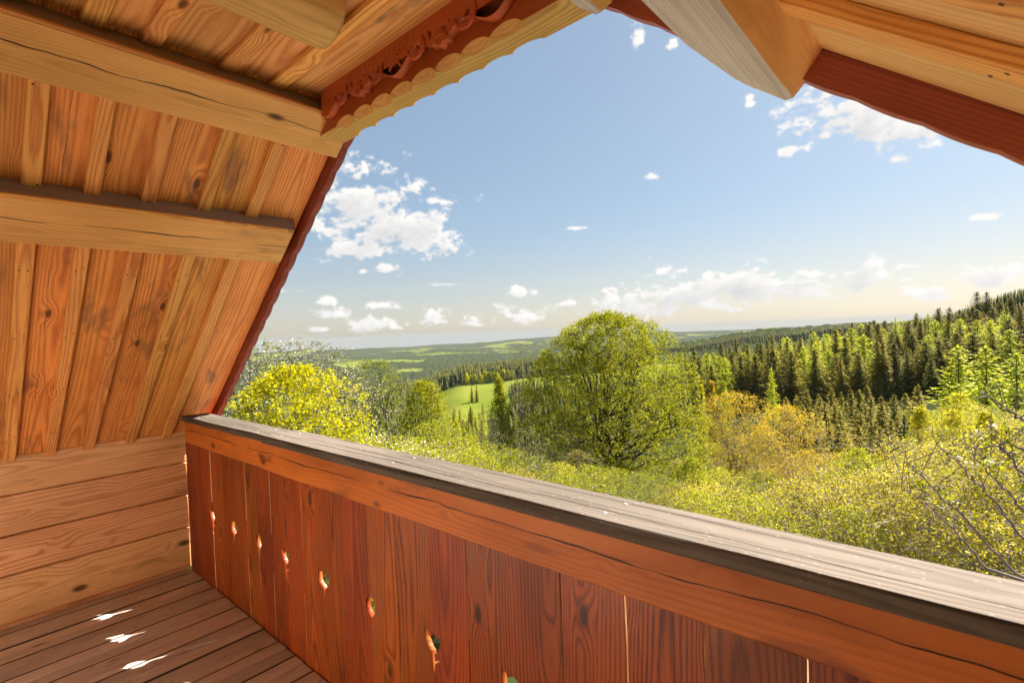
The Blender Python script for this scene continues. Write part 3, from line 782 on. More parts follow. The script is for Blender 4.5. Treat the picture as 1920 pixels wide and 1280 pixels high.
def ornament():
    per = 0.44; xa, xb = -1.85, -0.80
    n = 260
    top = [(xa, 0.150), (xb, 0.150)]
    low = []
    for i in range(n + 1):
        u = (xb - xa) * i / n
        f = (u % per) / per
        v = 0.066 - 0.020 * math.sin(2 * math.pi * (f * 2.0 + 0.05)) - 0.010 * math.cos(2 * math.pi * f)
        v += -0.010 * abs(math.sin(math.pi * f * 11)) if 0.42 < f < 0.68 else 0.0
        low.append((xa + u, v))
    outer = [(xa, 0.150)] + low + [(xb, 0.150)]
    holes = []
    def tri(cx_, cy, ang, L, w):
        ca, sa = math.cos(ang), math.sin(ang)
        return [(cx_, cy), (cx_ + ca * L - sa * w, cy + sa * L + ca * w), (cx_ + ca * L + sa * w, cy + sa * L - ca * w)]
    def bean(cx_, cy, ang, a, b, bend=0.3):
        pts = []
        for k in range(14):
            t_ = 2 * math.pi * k / 14
            p_, q = a * math.cos(t_), b * math.sin(t_)
            q += bend * p_ * p_ / a
            pts.append((cx_ + p_ * math.cos(ang) - q * math.sin(ang), cy + p_ * math.sin(ang) + q * math.cos(ang)))
        return pts
    for k in range(-1, 3):
        b = xa + k * per
        for j, a in enumerate((2.5, 2.0, 1.55, 1.05)):
            holes.append(tri(b + 0.075 + 0.004 * j, 0.086, a, 0.026, 0.0055))
        holes.append(bean(b + 0.142, 0.088, 0.3, 0.013, 0.012))
        holes.append(bean(b + 0.185, 0.096, 1.35, 0.017, 0.0065))
        holes.append(bean(b + 0.222, 0.094, 1.9, 0.017, 0.0065))
        for j, a in enumerate((2.6, 1.7, 0.9)):
            holes.append(tri(b + 0.300 + 0.012 * j, 0.080, a, 0.025, 0.007))
        holes.append(bean(b + 0.385, 0.086, 0.9, 0.019, 0.010))
        holes.append(tri(b + 0.425, 0.086, 1.9, 0.022, 0.006))
    holes = [h for h in holes if min(q[0] for q in h) > xa + 0.01 and max(q[0] for q in h) < xb - 0.01]
    me = curve_mesh("scrollwork", [outer] + holes, 0.030, W_TIE, 0.0015)
    o = mobj("scrollwork", me)
    o.matrix_world = Matrix(((1, 0, 0, 0), (0, 0, -1, TY0 - 0.016), (0, 1, 0, TZ0), (0, 0, 0, 1)))
    tp(o); o["label"] = "carved scrollwork fretted along the red beam"
    # swelling ribbons that follow the scrolls
    for k, (c0, r_, a0, a1) in enumerate([(-1.70, 0.040, 3.4, 6.2), (-1.475, 0.040, 3.4, 6.2), (-1.255, 0.042, 3.4, 6.2), (-1.03, 0.042, 3.4, 6.2), (-1.59, 0.030, 0.4, 2.7), (-1.365, 0.030, 0.4, 2.7), (-1.14, 0.030, 0.4, 2.7)]):
        cz = 0.094 if a0 > 3 else 0.042
        pin, pout = [], []
        for i in range(16):
            a = a0 + (a1 - a0) * i / 15
            w_ = 0.006 * math.sin(math.pi * (i + 0.5) / 16) + 0.002
            pout.append((c0 + (r_ + w_) * math.cos(a), cz + (r_ + w_) * math.sin(a)))
            pin.append((c0 + (r_ - w_ * 0.3) * math.cos(a), cz + (r_ - w_ * 0.3) * math.sin(a)))
        me = curve_mesh("scroll", [pout + pin[::-1]], 0.008, W_TIE, 0.0012)
        o = mobj("scroll", me)
        o.matrix_world = Matrix(((1, 0, 0, 0), (0, 0, -1, TY0 - 0.0345), (0, 1, 0, TZ0), (0, 0, 0, 1))); tp(o)
    # lettering cut along the top band
    fc = bpy.data.curves.new("lettering", 'FONT'); fc.body = "HEILIGENSTATT"; fc.size = 0.046; fc.extrude = 0.0012; fc.space_character = 1.28
    ob = bpy.data.objects.new("lettering", fc); COL.objects.link(ob)
    me = bpy.data.meshes.new_from_object(ob.evaluated_get(bpy.context.evaluated_depsgraph_get()))
    bpy.data.objects.remove(ob); bpy.data.curves.remove(fc)
    me.materials.clear(); me.materials.append(W_TIE)
    o = mobj("lettering", me)
    o.matrix_world = Matrix(((1, 0, 0, -1.66), (0, 0, -1, TY0 - 0.0328), (0, 1, 0, TZ0 + 0.103), (0, 0, 0, 1))); tp(o)
ornament()

# ------------------------------------------------------------------ balcony railing
rail = empty("balcony_railing", (XM, 1.06, FLOOR_Z))
tag(rail, "red stained board railing with tulip cut-outs and a grey weathered cap", "railing")
LINV = Matrix.Translation((-XM, -1.06, -FLOOR_Z))
def lp_(o): o.parent = rail; o.matrix_parent_inverse = LINV; return o
SEAM = [-3.845, -3.56, -3.40, -3.21, -3.065, -2.88, -2.735, -2.576, -2.435, -2.25, -2.07, -1.897, -1.71, -1.528, -1.34, -1.16, -0.976, -0.795, -0.605, -0.417, -0.221, -0.03, 0.155, 0.34, 0.52, 0.705, 0.885, 1.05, 1.2]
TUL = {-3.40, -3.065, -2.735, -2.435, -2.07, -1.71, -1.34, -0.976, -0.605, -0.221, 0.155, 0.52, 0.885}
ZT = -1.045
def tulip_right(k):
    """right-hand edge of the cut-out from bottom to top, offsets from seam (dx) at height dz"""
    v = k % 3
    if v == 0:
        return [(0.0, -0.092), (0.004, -0.088), (0.006, -0.060), (0.010, -0.052), (0.022, -0.046), (0.030, -0.030), (0.018, -0.034), (0.008, -0.046), (0.006, -0.024),
                (0.020, -0.012), (0.029, 0.008), (0.032, 0.030), (0.034, 0.052), (0.020, 0.034), (0.012, 0.040), (0.0, 0.062)]
    if v == 1:
        return [(0.0, -0.085), (0.005, -0.080), (0.006, -0.030), (0.016, -0.020), (0.034, 0.000), (0.040, 0.030), (0.022, 0.026), (0.012, 0.046), (0.0, 0.052)]
    return [(0.0, -0.080), (0.004, -0.074), (0.008, -0.062), (0.005, -0.030), (0.016, -0.016), (0.026, 0.004), (0.026, 0.030), (0.014, 0.052), (0.0, 0.060)]
def tulip_left(k):
    v = k % 3
    if v == 0:
        return [(0.0, -0.092), (0.004, -0.086), (0.005, -0.024), (0.018, -0.010), (0.030, 0.012), (0.034, 0.036), (0.037, 0.066), (0.022, 0.044), (0.010, 0.030), (0.0, 0.062)]
    if v == 1:
        return [(0.0, -0.085), (0.004, -0.030), (0.026, -0.018), (0.036, -0.010), (0.040, 0.040), (0.036, 0.066), (0.018, 0.040), (0.0, 0.052)]
    return [(0.0, -0.080), (0.004, -0.030), (0.014, -0.014), (0.024, 0.004), (0.024, 0.032), (0.013, 0.052), (0.0, 0.060)]
tk = {s: i for i, s in enumerate(sorted(TUL))}
zb, zt = -1.66, -0.47
for i in range(len(SEAM) - 1):
    xa, xb = SEAM[i], SEAM[i + 1]
    g0 = RND.choice([0.0006, 0.002, 0.0036]); g1 = RND.choice([0.0006, 0.0022, 0.0036])
    tilt = RND.uniform(-0.0015, 0.0015)
    L = [(xa + g0 + tilt, zb)]
    def wav(z, s): return 0.0012 * math.sin(z * 7 + s * 5) + 0.0007 * math.sin(z * 23 + s)
    for z in np.linspace(zb + 0.06, ZT - 0.11, 7): L.append((xa + g0 + wav(z, i), z))
    if xa in TUL:
        for dx, dz in tulip_right(tk[xa]): L.append((xa + g0 + dx * 1.2, ZT + dz))
    for z in np.linspace(ZT + 0.09, zt, 7): L.append((xa + g0 + wav(z, i), z))
    Rr = [(xb - g1 + tilt, zb)]
    for z in np.linspace(zb + 0.06, ZT - 0.11, 7): Rr.append((xb - g1 + wav(z, i + 40), z))
    if xb in TUL:
        for dx, dz in tulip_left(tk[xb]): Rr.append((xb - g1 - dx * 1.2, ZT + dz))
    for z in np.linspace(ZT + 0.09, zt, 7): Rr.append((xb - g1 + wav(z, i + 40), z))
    xc = (xa + xb) / 2
    # local x up the board, local y across it
    loop = [(z, -(x_ - xc)) for x_, z in L] + [(z, -(x_ - xc)) for x_, z in Rr[::-1]]
    me = curve_mesh("board", [loop], 0.018, W_RED, 0.001)
    me.materials.append(W_EDGE)
    nz = np.zeros(len(me.polygons) * 3); me.polygons.foreach_get('normal', nz); nz = nz.reshape(-1, 3)
    zc = np.zeros(len(me.polygons) * 3); me.polygons.foreach_get('center', zc); zc = zc.reshape(-1, 3)
    me.polygons.foreach_set('material_index', ((np.abs(nz[:, 2]) < 0.3) & (np.abs(zc[:, 0] - ZT) > 0.10)).astype(np.int32))
    o = mobj("board", me)
    # x_local->z, y_local->-x, z_local-> +y... (right-handed)
    o.matrix_world = Matrix(((0, -1, 0, xc), (0, 0, -1, 1.073 + RND.uniform(-0.002, 0.002)), (1, 0, 0, 0), (0, 0, 0, 1)))
    lp_(o)
o = plank("rail_beam", (-3.62, 1.031, -0.5355), (1, 0, 0), (0, -1, 0), 4.82, 0.141, 0.060, W_BEAM, None, seg=14, seed=301, warp=0.0015, wane=0.001, ch=0.008)
lp_(o)
o = plank("lower_rail", (-3.80, 1.112, -1.42), (1, 0, 0), (0, -1, 0), 4.99, 0.12, 0.05, W_BEAM, None, seg=3, seed=302); lp_(o)
c1 = plank("cap_board", (-3.60, 1.052, -0.4515), (1, 0.006, 0), (0, 0.02, 1), 1.20, 0.150, 0.032, W_CAP, None, seg=6, seed=311, warp=0.001, wane=0.0012, ch=0.004); lp_(c1)
c2 = plank("cap_board", (-2.397, 1.052, -0.4460), (1, 0, 0), (0, 0.01, 1), 3.60, 0.170, 0.036, W_CAP, None, seg=12, seed=312, warp=0.0012, wane=0.0014, ch=0.006); lp_(c2)
def screw(x, y, z):
    bm = bmesh.new(); bmesh.ops.create_cone(bm, cap_ends=True, segments=10, radius1=0.0055, radius2=0.004, depth=0.002)
    me = bpy.data.meshes.new("screw"); bm.to_mesh(me); bm.free(); me.materials.append(MAT_SCREW)
    o = mobj("screw", me); o.location = (x, y, z); lp_(o)
for xs_ in (-2.3, -1.45, -0.62, 0.10, -2.55, -3.4):
    zz = -0.4268 if xs_ > -2.4 else -0.4345
    screw(xs_, 1.012, zz); screw(xs_ + 0.01, 1.092, zz)

# ------------------------------------------------------------------ vegetation
def spot(px, D):
    r = ray(px, 640); h = r[:2] / np.linalg.norm(r[:2])
    x, y = h * D
    return np.array([x, y, float(land(x, y))])
def top_z(px, py, D):
    r = ray(px, py); return r[2] / np.linalg.norm(r[:2]) * D
def tube_mesh(name, segs, mat, k=5):
    """segs (n,8): p0 xyz, p1 xyz, r0, r1"""
    S = np.asarray(segs, float); a, b = S[:, :3], S[:, 3:6]
    d = b - a; L = np.linalg.norm(d, axis=1, keepdims=True); d = d / np.maximum(L, 1e-6)
    ref = np.where(np.abs(d[:, 2:3]) > 0.9, np.array([[1.0, 0, 0]]), np.array([[0, 0, 1.0]]))
    u = np.cross(d, ref); u /= np.maximum(np.linalg.norm(u, axis=1, keepdims=True), 1e-6); v = np.cross(d, u)
    th = np.arange(k) * 2 * np.pi / k
    ring = np.cos(th)[None, :, None] * u[:, None, :] + np.sin(th)[None, :, None] * v[:, None, :]
    V = np.concatenate([a[:, None] + ring * S[:, 6][:, None, None], b[:, None] + ring * S[:, 7][:, None, None]], 1)
    n = len(S); base = np.arange(n)[:, None] * 2 * k; i = np.arange(k)[None]
    F = np.stack([base + i, base + (i + 1) % k, base + k + (i + 1) % k, base + k + i], -1).reshape(-1, 4)
    return fast_mesh(name, V.reshape(-1, 3), F, mat, smooth=True)
def leaf_arrays(P, size, rs, axis=None, flat=0.35, ratio=0.55):
    n = len(P); size = np.broadcast_to(np.asarray(size, float), (n,))
    ax = rs.normal(size=(n, 3)) if axis is None else axis + rs.normal(size=(n, 3)) * 0.55
    ax[:, 2] *= 0.7
    ax /= np.linalg.norm(ax, axis=1, keepdims=True)
    nr = rs.normal(size=(n, 3)); nr[:, 2] += flat * np.sign(nr[:, 2]) * 2
    sd = np.cross(ax, nr); sd /= np.maximum(np.linalg.norm(sd, axis=1, keepdims=True), 1e-6)
    s = size[:, None]
    V = np.stack([P - ax * s * 0.5, P + sd * s * ratio * 0.5, P + ax * s * 0.5, P - sd * s * ratio * 0.5], 1).reshape(-1, 3)
    F = np.arange(n * 4).reshape(n, 4)
    return V, F
def leaf_mesh(name, P, size, rs, mat, tint=None, **kw):
    V, F = leaf_arrays(P, size, rs, **kw)
    t = rs.beta(2, 2, len(P)) if tint is None else tint
    return fast_mesh(name, V, F, mat, np.repeat(t, 4))
def bez(a, c, b, n):
    t = np.linspace(0, 1, n)[:, None]
    return (1 - t) ** 2 * a + 2 * t * (1 - t) * c + t ** 2 * b
def path_segs(P, r0, r1):
    n = len(P); r = np.linspace(r0, r1, n)
    return np.concatenate([P[:-1], P[1:], r[:-1, None], r[1:, None]], 1)
def env(kind, t):
    t = np.clip(t, 0, 1)
    if kind == 'dome': return np.clip(0.62 + 2.6 * t, 0, 1) * np.sqrt(np.clip(1 - t ** 2.4, 0, 1))
    if kind == 'bell': return np.clip(0.80 + 1.6 * t, 0, 1) * np.clip(1 - t ** 3.0, 0, 1) ** 0.5
    if kind == 'cone': return np.clip(0.5 + 3 * t, 0, 1) * (1 - t) ** 0.75
    if kind == 'vase': return (0.30 + 0.75 * t ** 0.8) * np.sqrt(np.clip(1 - t ** 5, 0, 1))
    return np.sqrt(np.clip(1 - (2 * t - 1) ** 2, 0, 1)) ** 0.85
def env_points(rs, n, kind, H, W, z0, shell=0.45):
    t = rs.uniform(0, 1, n) ** 0.92; a = rs.uniform(0, 2 * np.pi, n)
    q = rs.uniform(0, 1, n) ** shell
    wk = 0.35 if kind == 'bell' else 1.0
    wob = 1 + wk * 0.15 * np.sin(3 * a + 5 * t) + wk * 0.13 * np.sin(5 * a - 9 * t + 2) + wk * 0.10 * np.sin(11 * a + 14 * t)
    r = env(kind, t) * W / 2 * q * wob
    return np.stack([r * np.cos(a), r * np.sin(a), z0 + t * (H - z0)], 1)
def deciduous(seed, H, W, z0, kind, K, S, T, per, size, spread, lmat, bmat, stems=1, tr=None, extra=None, droop=0.0, twig_r=0.008, skin=True, tint_top=0.0):
    """returns trunk mesh, crown mesh (and blossom mesh)"""
    rs = np.random.RandomState(seed)
    tr = tr or H * 0.018
    segs = []
    nodes = []; nrad = []
    fork = z0 * rs.uniform(0.7, 1.0)
    bases = []
    for s in range(stems):
        a = 2 * np.pi * s / stems + rs.uniform(-0.5, 0.5)
        off = (0.0 if stems == 1 else tr * 1.6) * np.array([math.cos(a), math.sin(a), 0])
        topt = np.array([math.cos(a), math.sin(a), 0]) * (W * (0.05 if stems == 1 else 0.20)) + np.array([0, 0, z0 + (H - z0) * rs.uniform(0.72, 0.9)])
        P = bez(off + np.array([0, 0, -0.6]), off + np.array([0, 0, H * 0.5]), topt, 12)
        P[1:-1] += rs.normal(size=(10, 3)) * np.array([1, 1, 0.2]) * H * 0.006
        segs.append(path_segs(P, tr / (stems ** 0.4), tr * 0.12))
        bases.append((P, np.linspace(tr / (stems ** 0.4), tr * 0.12, 12)))
    tg = env_points(rs, K, kind, H, W, z0, 0.35)
    for k in range(K):
        P, rad = bases[rs.randint(len(bases))]
        zt = tg[k, 2]
        ok = np.where((P[:, 2] < zt - 0.12 * (H - z0)) & (P[:, 2] > fork * 0.8))[0]
        i = ok[rs.randint(max(1, len(ok) // 3), len(ok)) if len(ok) > 3 else -1] if len(ok) else min(3, len(P) - 1)
        a = P[i]; b = a + (tg[k] - a) * 0.88
        c = (a + b) / 2 + np.array([(b - a)[0] * 0.12, (b - a)[1] * 0.12, -droop * H * 0.05 + 0.0]) - np.array([(b - a)[0], (b - a)[1], 0]) * 0.15 + np.array([0, 0, 0.05 * H * (1 - droop)]) * rs.uniform(-0.4, 0.8)
        Q = bez(a, c, b, 8); Q[1:-1] += rs.normal(size=(6, 3)) * H * 0.006
        r0 = min(rad[i] * 0.7, tr * 0.42); segs.append(path_segs(Q, r0, r0 * 0.16))
        nodes.append(Q[2:]); nrad.append(np.linspace(r0, r0 * 0.16, 8)[2:])
    for P, rad in bases: nodes.append(P[6:]); nrad.append(rad[6:])
    N = np.concatenate(nodes); NR = np.concatenate(nrad)
    def connect(tgts, N, NR, frac, n, rmax, jit):
        d = np.linalg.norm(tgts[:, None] - N[None], axis=2) + np.where(N[None, :, 2] > tgts[:, None, 2] + 0.02 * H, 0.12 * H, 0)
        j = d.argmin(1); A = N[j]; R_ = np.minimum(NR[j] * 0.6, rmax)
        newN, newR, out = [], [], []
        t = np.linspace(0, 1, n)[None, :, None]
        C = (A + tgts) / 2 + rs.normal(size=A.shape) * jit * np.linalg.norm(tgts - A, axis=1, keepdims=True)
        B = (1 - t) ** 2 * A[:, None] + 2 * t * (1 - t) * C[:, None] + t ** 2 * tgts[:, None]
        rr = R_[:, None] * np.linspace(1, frac, n)[None]
        sg = np.concatenate([B[:, :-1], B[:, 1:], rr[:, :-1, None], rr[:, 1:, None]], 2).reshape(-1, 8)
        return sg, B[:, 1:].reshape(-1, 3), rr[:, 1:].reshape(-1), A, B
    s2, N2, NR2, _, _ = connect(env_points(rs, S, kind, H, W, z0, 0.5), N, NR, 0.3, 5, tr * 0.18, 0.12)
    segs.append(s2)
    NN = np.concatenate([N, N2]); RR = np.concatenate([NR, NR2])
    tgt = env_points(rs, T, kind, H, W, z0, 0.42)
    s3, N3, NR3, A3, B3 = connect(tgt, NN, RR, 0.5, 4, twig_r, 0.15)
    tw = np.maximum(s3[:, 6:8], twig_r * 0.45); s3[:, 6:8] = tw
    segs_a = np.concatenate(segs)
    trunk = tube_mesh("trunk", np.concatenate([segs_a, s3]), bmat, 5 if len(segs_a) < 1500 else 4)
    idx = rs.randint(0, T, per * T); u = rs.uniform(0.35, 1.08, per * T)[:, None]
    a, m, b = B3[idx, 1], B3[idx, 2], B3[idx, 3]
    P = np.where(u < 0.7, a + (m - a) * (u - 0.35) / 0.35, m + (b - m) * (u - 0.7) / 0.38) + rs.normal(size=(per * T, 3)) * spread
    P[:, 2] = np.maximum(P[:, 2], 0.15)
    tint = rs.beta(2.2, 2.2, len(P)) * 0.75 + 0.25 * rs.uniform(0, 1, T)[idx]
    tint = np.clip(tint + tint_top * (P[:, 2] / H - 0.6), 0, 1)
    crown = leaf_mesh("crown", P, size * rs.uniform(0.6, 1.3, len(P)), rs, lmat, tint)
    if extra:
        n_, sz, em = extra
        idx = rs.randint(0, T, n_); u = rs.uniform(0.2, 1.05, n_)[:, None]
        Q = B3[idx, 0] + (B3[idx, 3] - B3[idx, 0]) * u + rs.normal(size=(n_, 3)) * spread
        return trunk, crown, leaf_mesh("blossoms", Q, sz * rs.uniform(0.6, 1.3, n_), rs, em, ratio=0.95)
    return trunk, crown
def conifer(seed, H, R, whorls, per, lmat, z0=0.06, droop=0.35, dense=6, lsize=0.32, pw=0.85, up=0.0, trunk_r=None, ragged=0.25, zj=0.014):
    rs = np.random.RandomState(seed)
    P, A, SZ, TT = [], [], [], []
    zz = z0 + (1 - z0) * (np.linspace(0, 1, whorls) ** 0.92)
    for z in zz[:-1]:
        n = max(3, int(per * (0.55 + 0.45 * (1 - z)) + rs.randint(-1, 2)))
        ph = rs.uniform(0, 2 * np.pi)
        rr = R * ((1 - z) ** pw) * (0.85 + 0.15 * rs.rand()) * min(1.0, 0.55 + 3.0 * (z - z0 + 0.1))
        for k in range(n):
            a = ph + 2 * np.pi * k / n + rs.uniform(-0.35, 0.35)
            L = rr * rs.uniform(1 - ragged, 1 + ragged * 0.6) + 0.02 * R
            dz = -droop * L * rs.uniform(0.6, 1.4) * (1 - 0.8 * z) + up * L
            m = max(2, int(dense * (0.45 + 0.55 * L / R)))
            t = (np.arange(m) + rs.uniform(0.1, 0.9, m)) / m
            d = np.array([math.cos(a), math.sin(a), 0.0])
            p = d[None] * (t * L)[:, None]; p[:, 2] = z * H + dz * t ** 1.3 + rs.normal(size=m) * zj * H * (1 - 0.8 * z)
            sidev = np.array([-d[1], d[0], 0]); p += sidev[None] * (rs.uniform(-1, 1, m) * 0.22 * L * (1.1 - t * 0.6))[:, None]
            P.append(p); ax = np.tile(d + np.array([0, 0, dz / max(L, 1e-3)]), (m, 1)); A.append(ax)
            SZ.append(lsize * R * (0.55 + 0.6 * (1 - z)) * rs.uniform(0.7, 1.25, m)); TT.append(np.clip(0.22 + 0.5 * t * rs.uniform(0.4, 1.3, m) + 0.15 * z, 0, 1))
    n = 7; P.append(np.stack([rs.normal(size=n) * 0.02 * R, rs.normal(size=n) * 0.02 * R, H * (1 - np.linspace(0.0, 0.06, n))], 1))
    A.append(np.tile([0, 0, 1.0], (n, 1))); SZ.append(np.full(n, 0.16 * R)); TT.append(np.full(n, 0.6))
    P, A, SZ, TT = np.concatenate(P), np.concatenate(A), np.concatenate(SZ), np.concatenate(TT)
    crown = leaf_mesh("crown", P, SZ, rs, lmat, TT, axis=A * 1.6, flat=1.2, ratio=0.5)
    tr = trunk_r or H * 0.012
    tp_ = np.stack([np.zeros(7), np.zeros(7), np.linspace(-1.0, H * 0.97, 7)], 1)
    trunk = tube_mesh("trunk", path_segs(tp_, tr, tr * 0.1), MAT_BARK_R, 6)
    return trunk, crown
def plant(name, meshes, pos, label, cat, group=None, rz=0.0, sc=(1, 1, 1), names=("trunk", "crown", "blossoms")):
    e = empty(name, tuple(pos)); e.rotation_euler = (0, 0, rz); e.scale = sc
    tag(e, label, cat, group)
    for n_, me in zip(names, meshes):
        mobj(n_, me, e)
    return e
def tree_at(name, px, py, D, label, cat, builder, group=None, seed=0, rz=None, **kw):
    p = spot(px, D); H = top_z(px, py, D) - p[2]
    return plant(name, builder(seed, H, **kw), p, label, cat, group, rz if rz is not None else seed * 1.3)

Q = 1.0
# --- the big linden
tree_at("linden_tree", 1140, 588, 42, "broad domed linden tree in fresh green leaf, tallest tree beyond the railing", "tree", deciduous, seed=11,
        W=17.2, z0=0.8, kind='bell', K=84, S=620, T=4800, per=20, size=0.16, spread=0.16, lmat=L_LINDEN, bmat=MAT_BARK_D, stems=5, tr=0.34, twig_r=0.014, tint_top=-0.15)
# --- left group
tree_at("maple_tree", 545, 688, 14.0, "bright yellow-green maple just beyond the left end of the railing", "tree", deciduous, seed=21,
        W=4.9, z0=3.2, kind='dome', K=26, S=160, T=1300, per=14, size=0.095, spread=0.075, lmat=L_MAPLE, bmat=MAT_BARK_G, stems=4, tr=0.07, twig_r=0.007, tint_top=0.25)
tree_at("apple_tree", 560, 640, 21, "blossoming apple tree with bare dark twigs behind the yellow-green maple", "tree", deciduous, seed=23,
        W=7.0, z0=4.0, kind='round', K=34, S=220, T=900, per=5, size=0.085, spread=0.10, lmat=L_APPLE, bmat=MAT_BARK_D, tr=0.13, extra=(3200, 0.055, L_BLOSSOM), twig_r=0.011)
tree_at("apple_tree", 462, 640, 18, "pale blossoming apple tree beside the scalloped bargeboard", "tree", deciduous, seed=24,
        W=4.6, z0=3.0, kind='round', K=24, S=160, T=650, per=8, size=0.085, spread=0.10, lmat=L_APPLE, bmat=MAT_BARK_D, tr=0.10, extra=(2200, 0.055, L_BLOSSOM), twig_r=0.010)
tree_at("pear_tree", 692, 676, 25, "small dark-trunked tree with thin leaves right of the maple", "tree", deciduous, seed=25,
        W=4.6, z0=4.6, kind='round', K=30, S=240, T=900, per=6, size=0.10, spread=0.10, lmat=L_GREEN, bmat=MAT_BARK_D, stems=2, tr=0.16, twig_r=0.012)
tree_at("apple_tree", 640, 700, 22, "white blossoming apple tree between the maple and the dark-trunked tree", "tree", deciduous, seed=26,
        W=3.6, z0=3.0, kind='round', K=20, S=130, T=520, per=4, size=0.085, spread=0.11, lmat=L_APPLE, bmat=MAT_BARK_D, tr=0.09, extra=(2600, 0.06, L_BLOSSOM), twig_r=0.010)
tree_at("round_tree", 790, 716, 35, "rounded green tree in front of the distant meadow", "tree", deciduous, seed=27,
        W=5.2, z0=2.5, kind='dome', K=34, S=200, T=1000, per=12, size=0.15, spread=0.15, lmat=L_LINDEN, bmat=MAT_BARK_D, stems=3, tr=0.16, twig_r=0.013)
tree_at("slender_tree", 932, 712, 38, "slender pointed green tree left of the linden", "tree", deciduous, seed=28,
        W=3.9, z0=2.2, kind='cone', K=34, S=170, T=800, per=11, size=0.14, spread=0.13, lmat=L_LINDEN, bmat=MAT_BARK_D, tr=0.15, twig_r=0.012)
tree_at("bare_tree", 985, 642, 46, "tall bare grey tree against the left side of the linden", "tree", deciduous, seed=29,
        W=6.2, z0=4.0, kind='vase', K=30, S=260, T=900, per=2, size=0.12, spread=0.12, lmat=L_GREEN, bmat=MAT_BARK_G, stems=2, tr=0.18, twig_r=0.016)
tree_at("bare_tree", 728, 690, 44, "leafless grey tree behind the dark-trunked tree", "tree", deciduous, seed=30,
        W=4.6, z0=4.0, kind='vase', K=26, S=200, T=600, per=2, size=0.12, spread=0.12, lmat=L_APPLE, bmat=MAT_BARK_G, stems=2, tr=0.14, twig_r=0.016)
tree_at("bare_tree", 985, 800, 30, "low bare grey tree in front of the linden's left edge", "tree", deciduous, seed=31,
        W=3.6, z0=2.0, kind='vase', K=26, S=200, T=600, per=2, size=0.10, spread=0.10, lmat=L_APPLE, bmat=MAT_BARK_G, stems=3, tr=0.10, twig_r=0.011)
tree_at("round_tree", 868, 818, 60, "small rounded green tree between the round and the slender tree", "tree", deciduous, seed=38,
        W=5.0, z0=1.0, kind='dome', K=20, S=120, T=600, per=12, size=0.16, spread=0.15, lmat=L_LINDEN, bmat=MAT_BARK_D, stems=2, tr=0.12, twig_r=0.013)
# --- golden trees right of the linden
tree_at("aspen_tree", 1372, 735, 50, "golden-budded tree with many grey stems right of the linden", "tree", deciduous, seed=32,
        W=8.4, z0=3.0, kind='vase', K=70, S=420, T=1500, per=7, size=0.13, spread=0.15, lmat=L_CATKIN, bmat=MAT_BARK_G, stems=6, tr=0.12, twig_r=0.016, tint_top=0.7)
tree_at("aspen_tree", 1470, 762, 46, "smaller golden-budded tree with a pale trunk in front of the young spruces", "tree", deciduous, seed=33,
        W=6.0, z0=3.0, kind='round', K=44, S=260, T=1100, per=8, size=0.12, spread=0.14, lmat=L_CATKIN, bmat=MAT_BARK_P, stems=2, tr=0.12, twig_r=0.014, tint_top=0.5)
tree_at("aspen_tree", 1425, 800, 42, "orange-tinged low tree between the two golden trees", "tree", deciduous, seed=34,
        W=6.0, z0=1.5, kind='dome', K=44, S=240, T=1000, per=7, size=0.11, spread=0.14, lmat=L_CATKIN, bmat=MAT_BARK_P, stems=3, tr=0.10, twig_r=0.013, tint_top=0.3)
tree_at("bare_tree", 1640, 815, 48, "white-branched leafless tree in front of the young spruces", "tree", deciduous, seed=35,
        W=6.0, z0=1.5, kind='vase', K=34, S=260, T=800, per=1, size=0.10, spread=0.10, lmat=L_CATKIN, bmat=MAT_BARK_P, stems=3, tr=0.10, twig_r=0.014)
for k, (px, py, D, W, H0, lm, bm_, kind, per, lab) in enumerate([
    (1560, 800, 40, 4.6, 0, L_CATKIN, MAT_BARK_P, 'vase', 2, "thin bare-twigged tree in front of the left young spruces"),
    (1605, 842, 26, 3.6, 0, L_SHRUBG, MAT_BARK_G, 'dome', 10, "fresh green leafy bush-tree in the middle of the thicket"),
    (1760, 800, 36, 5.0, 0, L_SHRUB, MAT_BARK_P, 'vase', 3, "grey twiggy tree below the brilliant yellow trees"),
    (1840, 815, 30, 5.0, 0, L_SHRUB, MAT_BARK_G, 'vase', 3, "grey twiggy tree behind the near apple branches"),
    (1290, 860, 34, 3.2, 0, L_SHRUBG, MAT_BARK_D, 'dome', 11, "bright green young tree at the linden's right foot"),
    (1060, 790, 36, 3.6, 0, L_APPLE, MAT_BARK_G, 'vase', 3, "grey half-bare tree in front of the linden's left limbs"),
    (905, 770, 32, 3.0, 0, L_APPLE, MAT_BARK_G, 'vase', 3, "grey half-bare tree between the round and the slender tree")]):
    tree_at("small_tree", px, py, D, lab, "tree", deciduous, seed=110 + k, W=W, z0=1.2, kind=kind, K=30, S=220, T=800, per=per, size=0.10, spread=0.09, lmat=lm, bmat=bm_, stems=3, tr=0.09, twig_r=0.014)
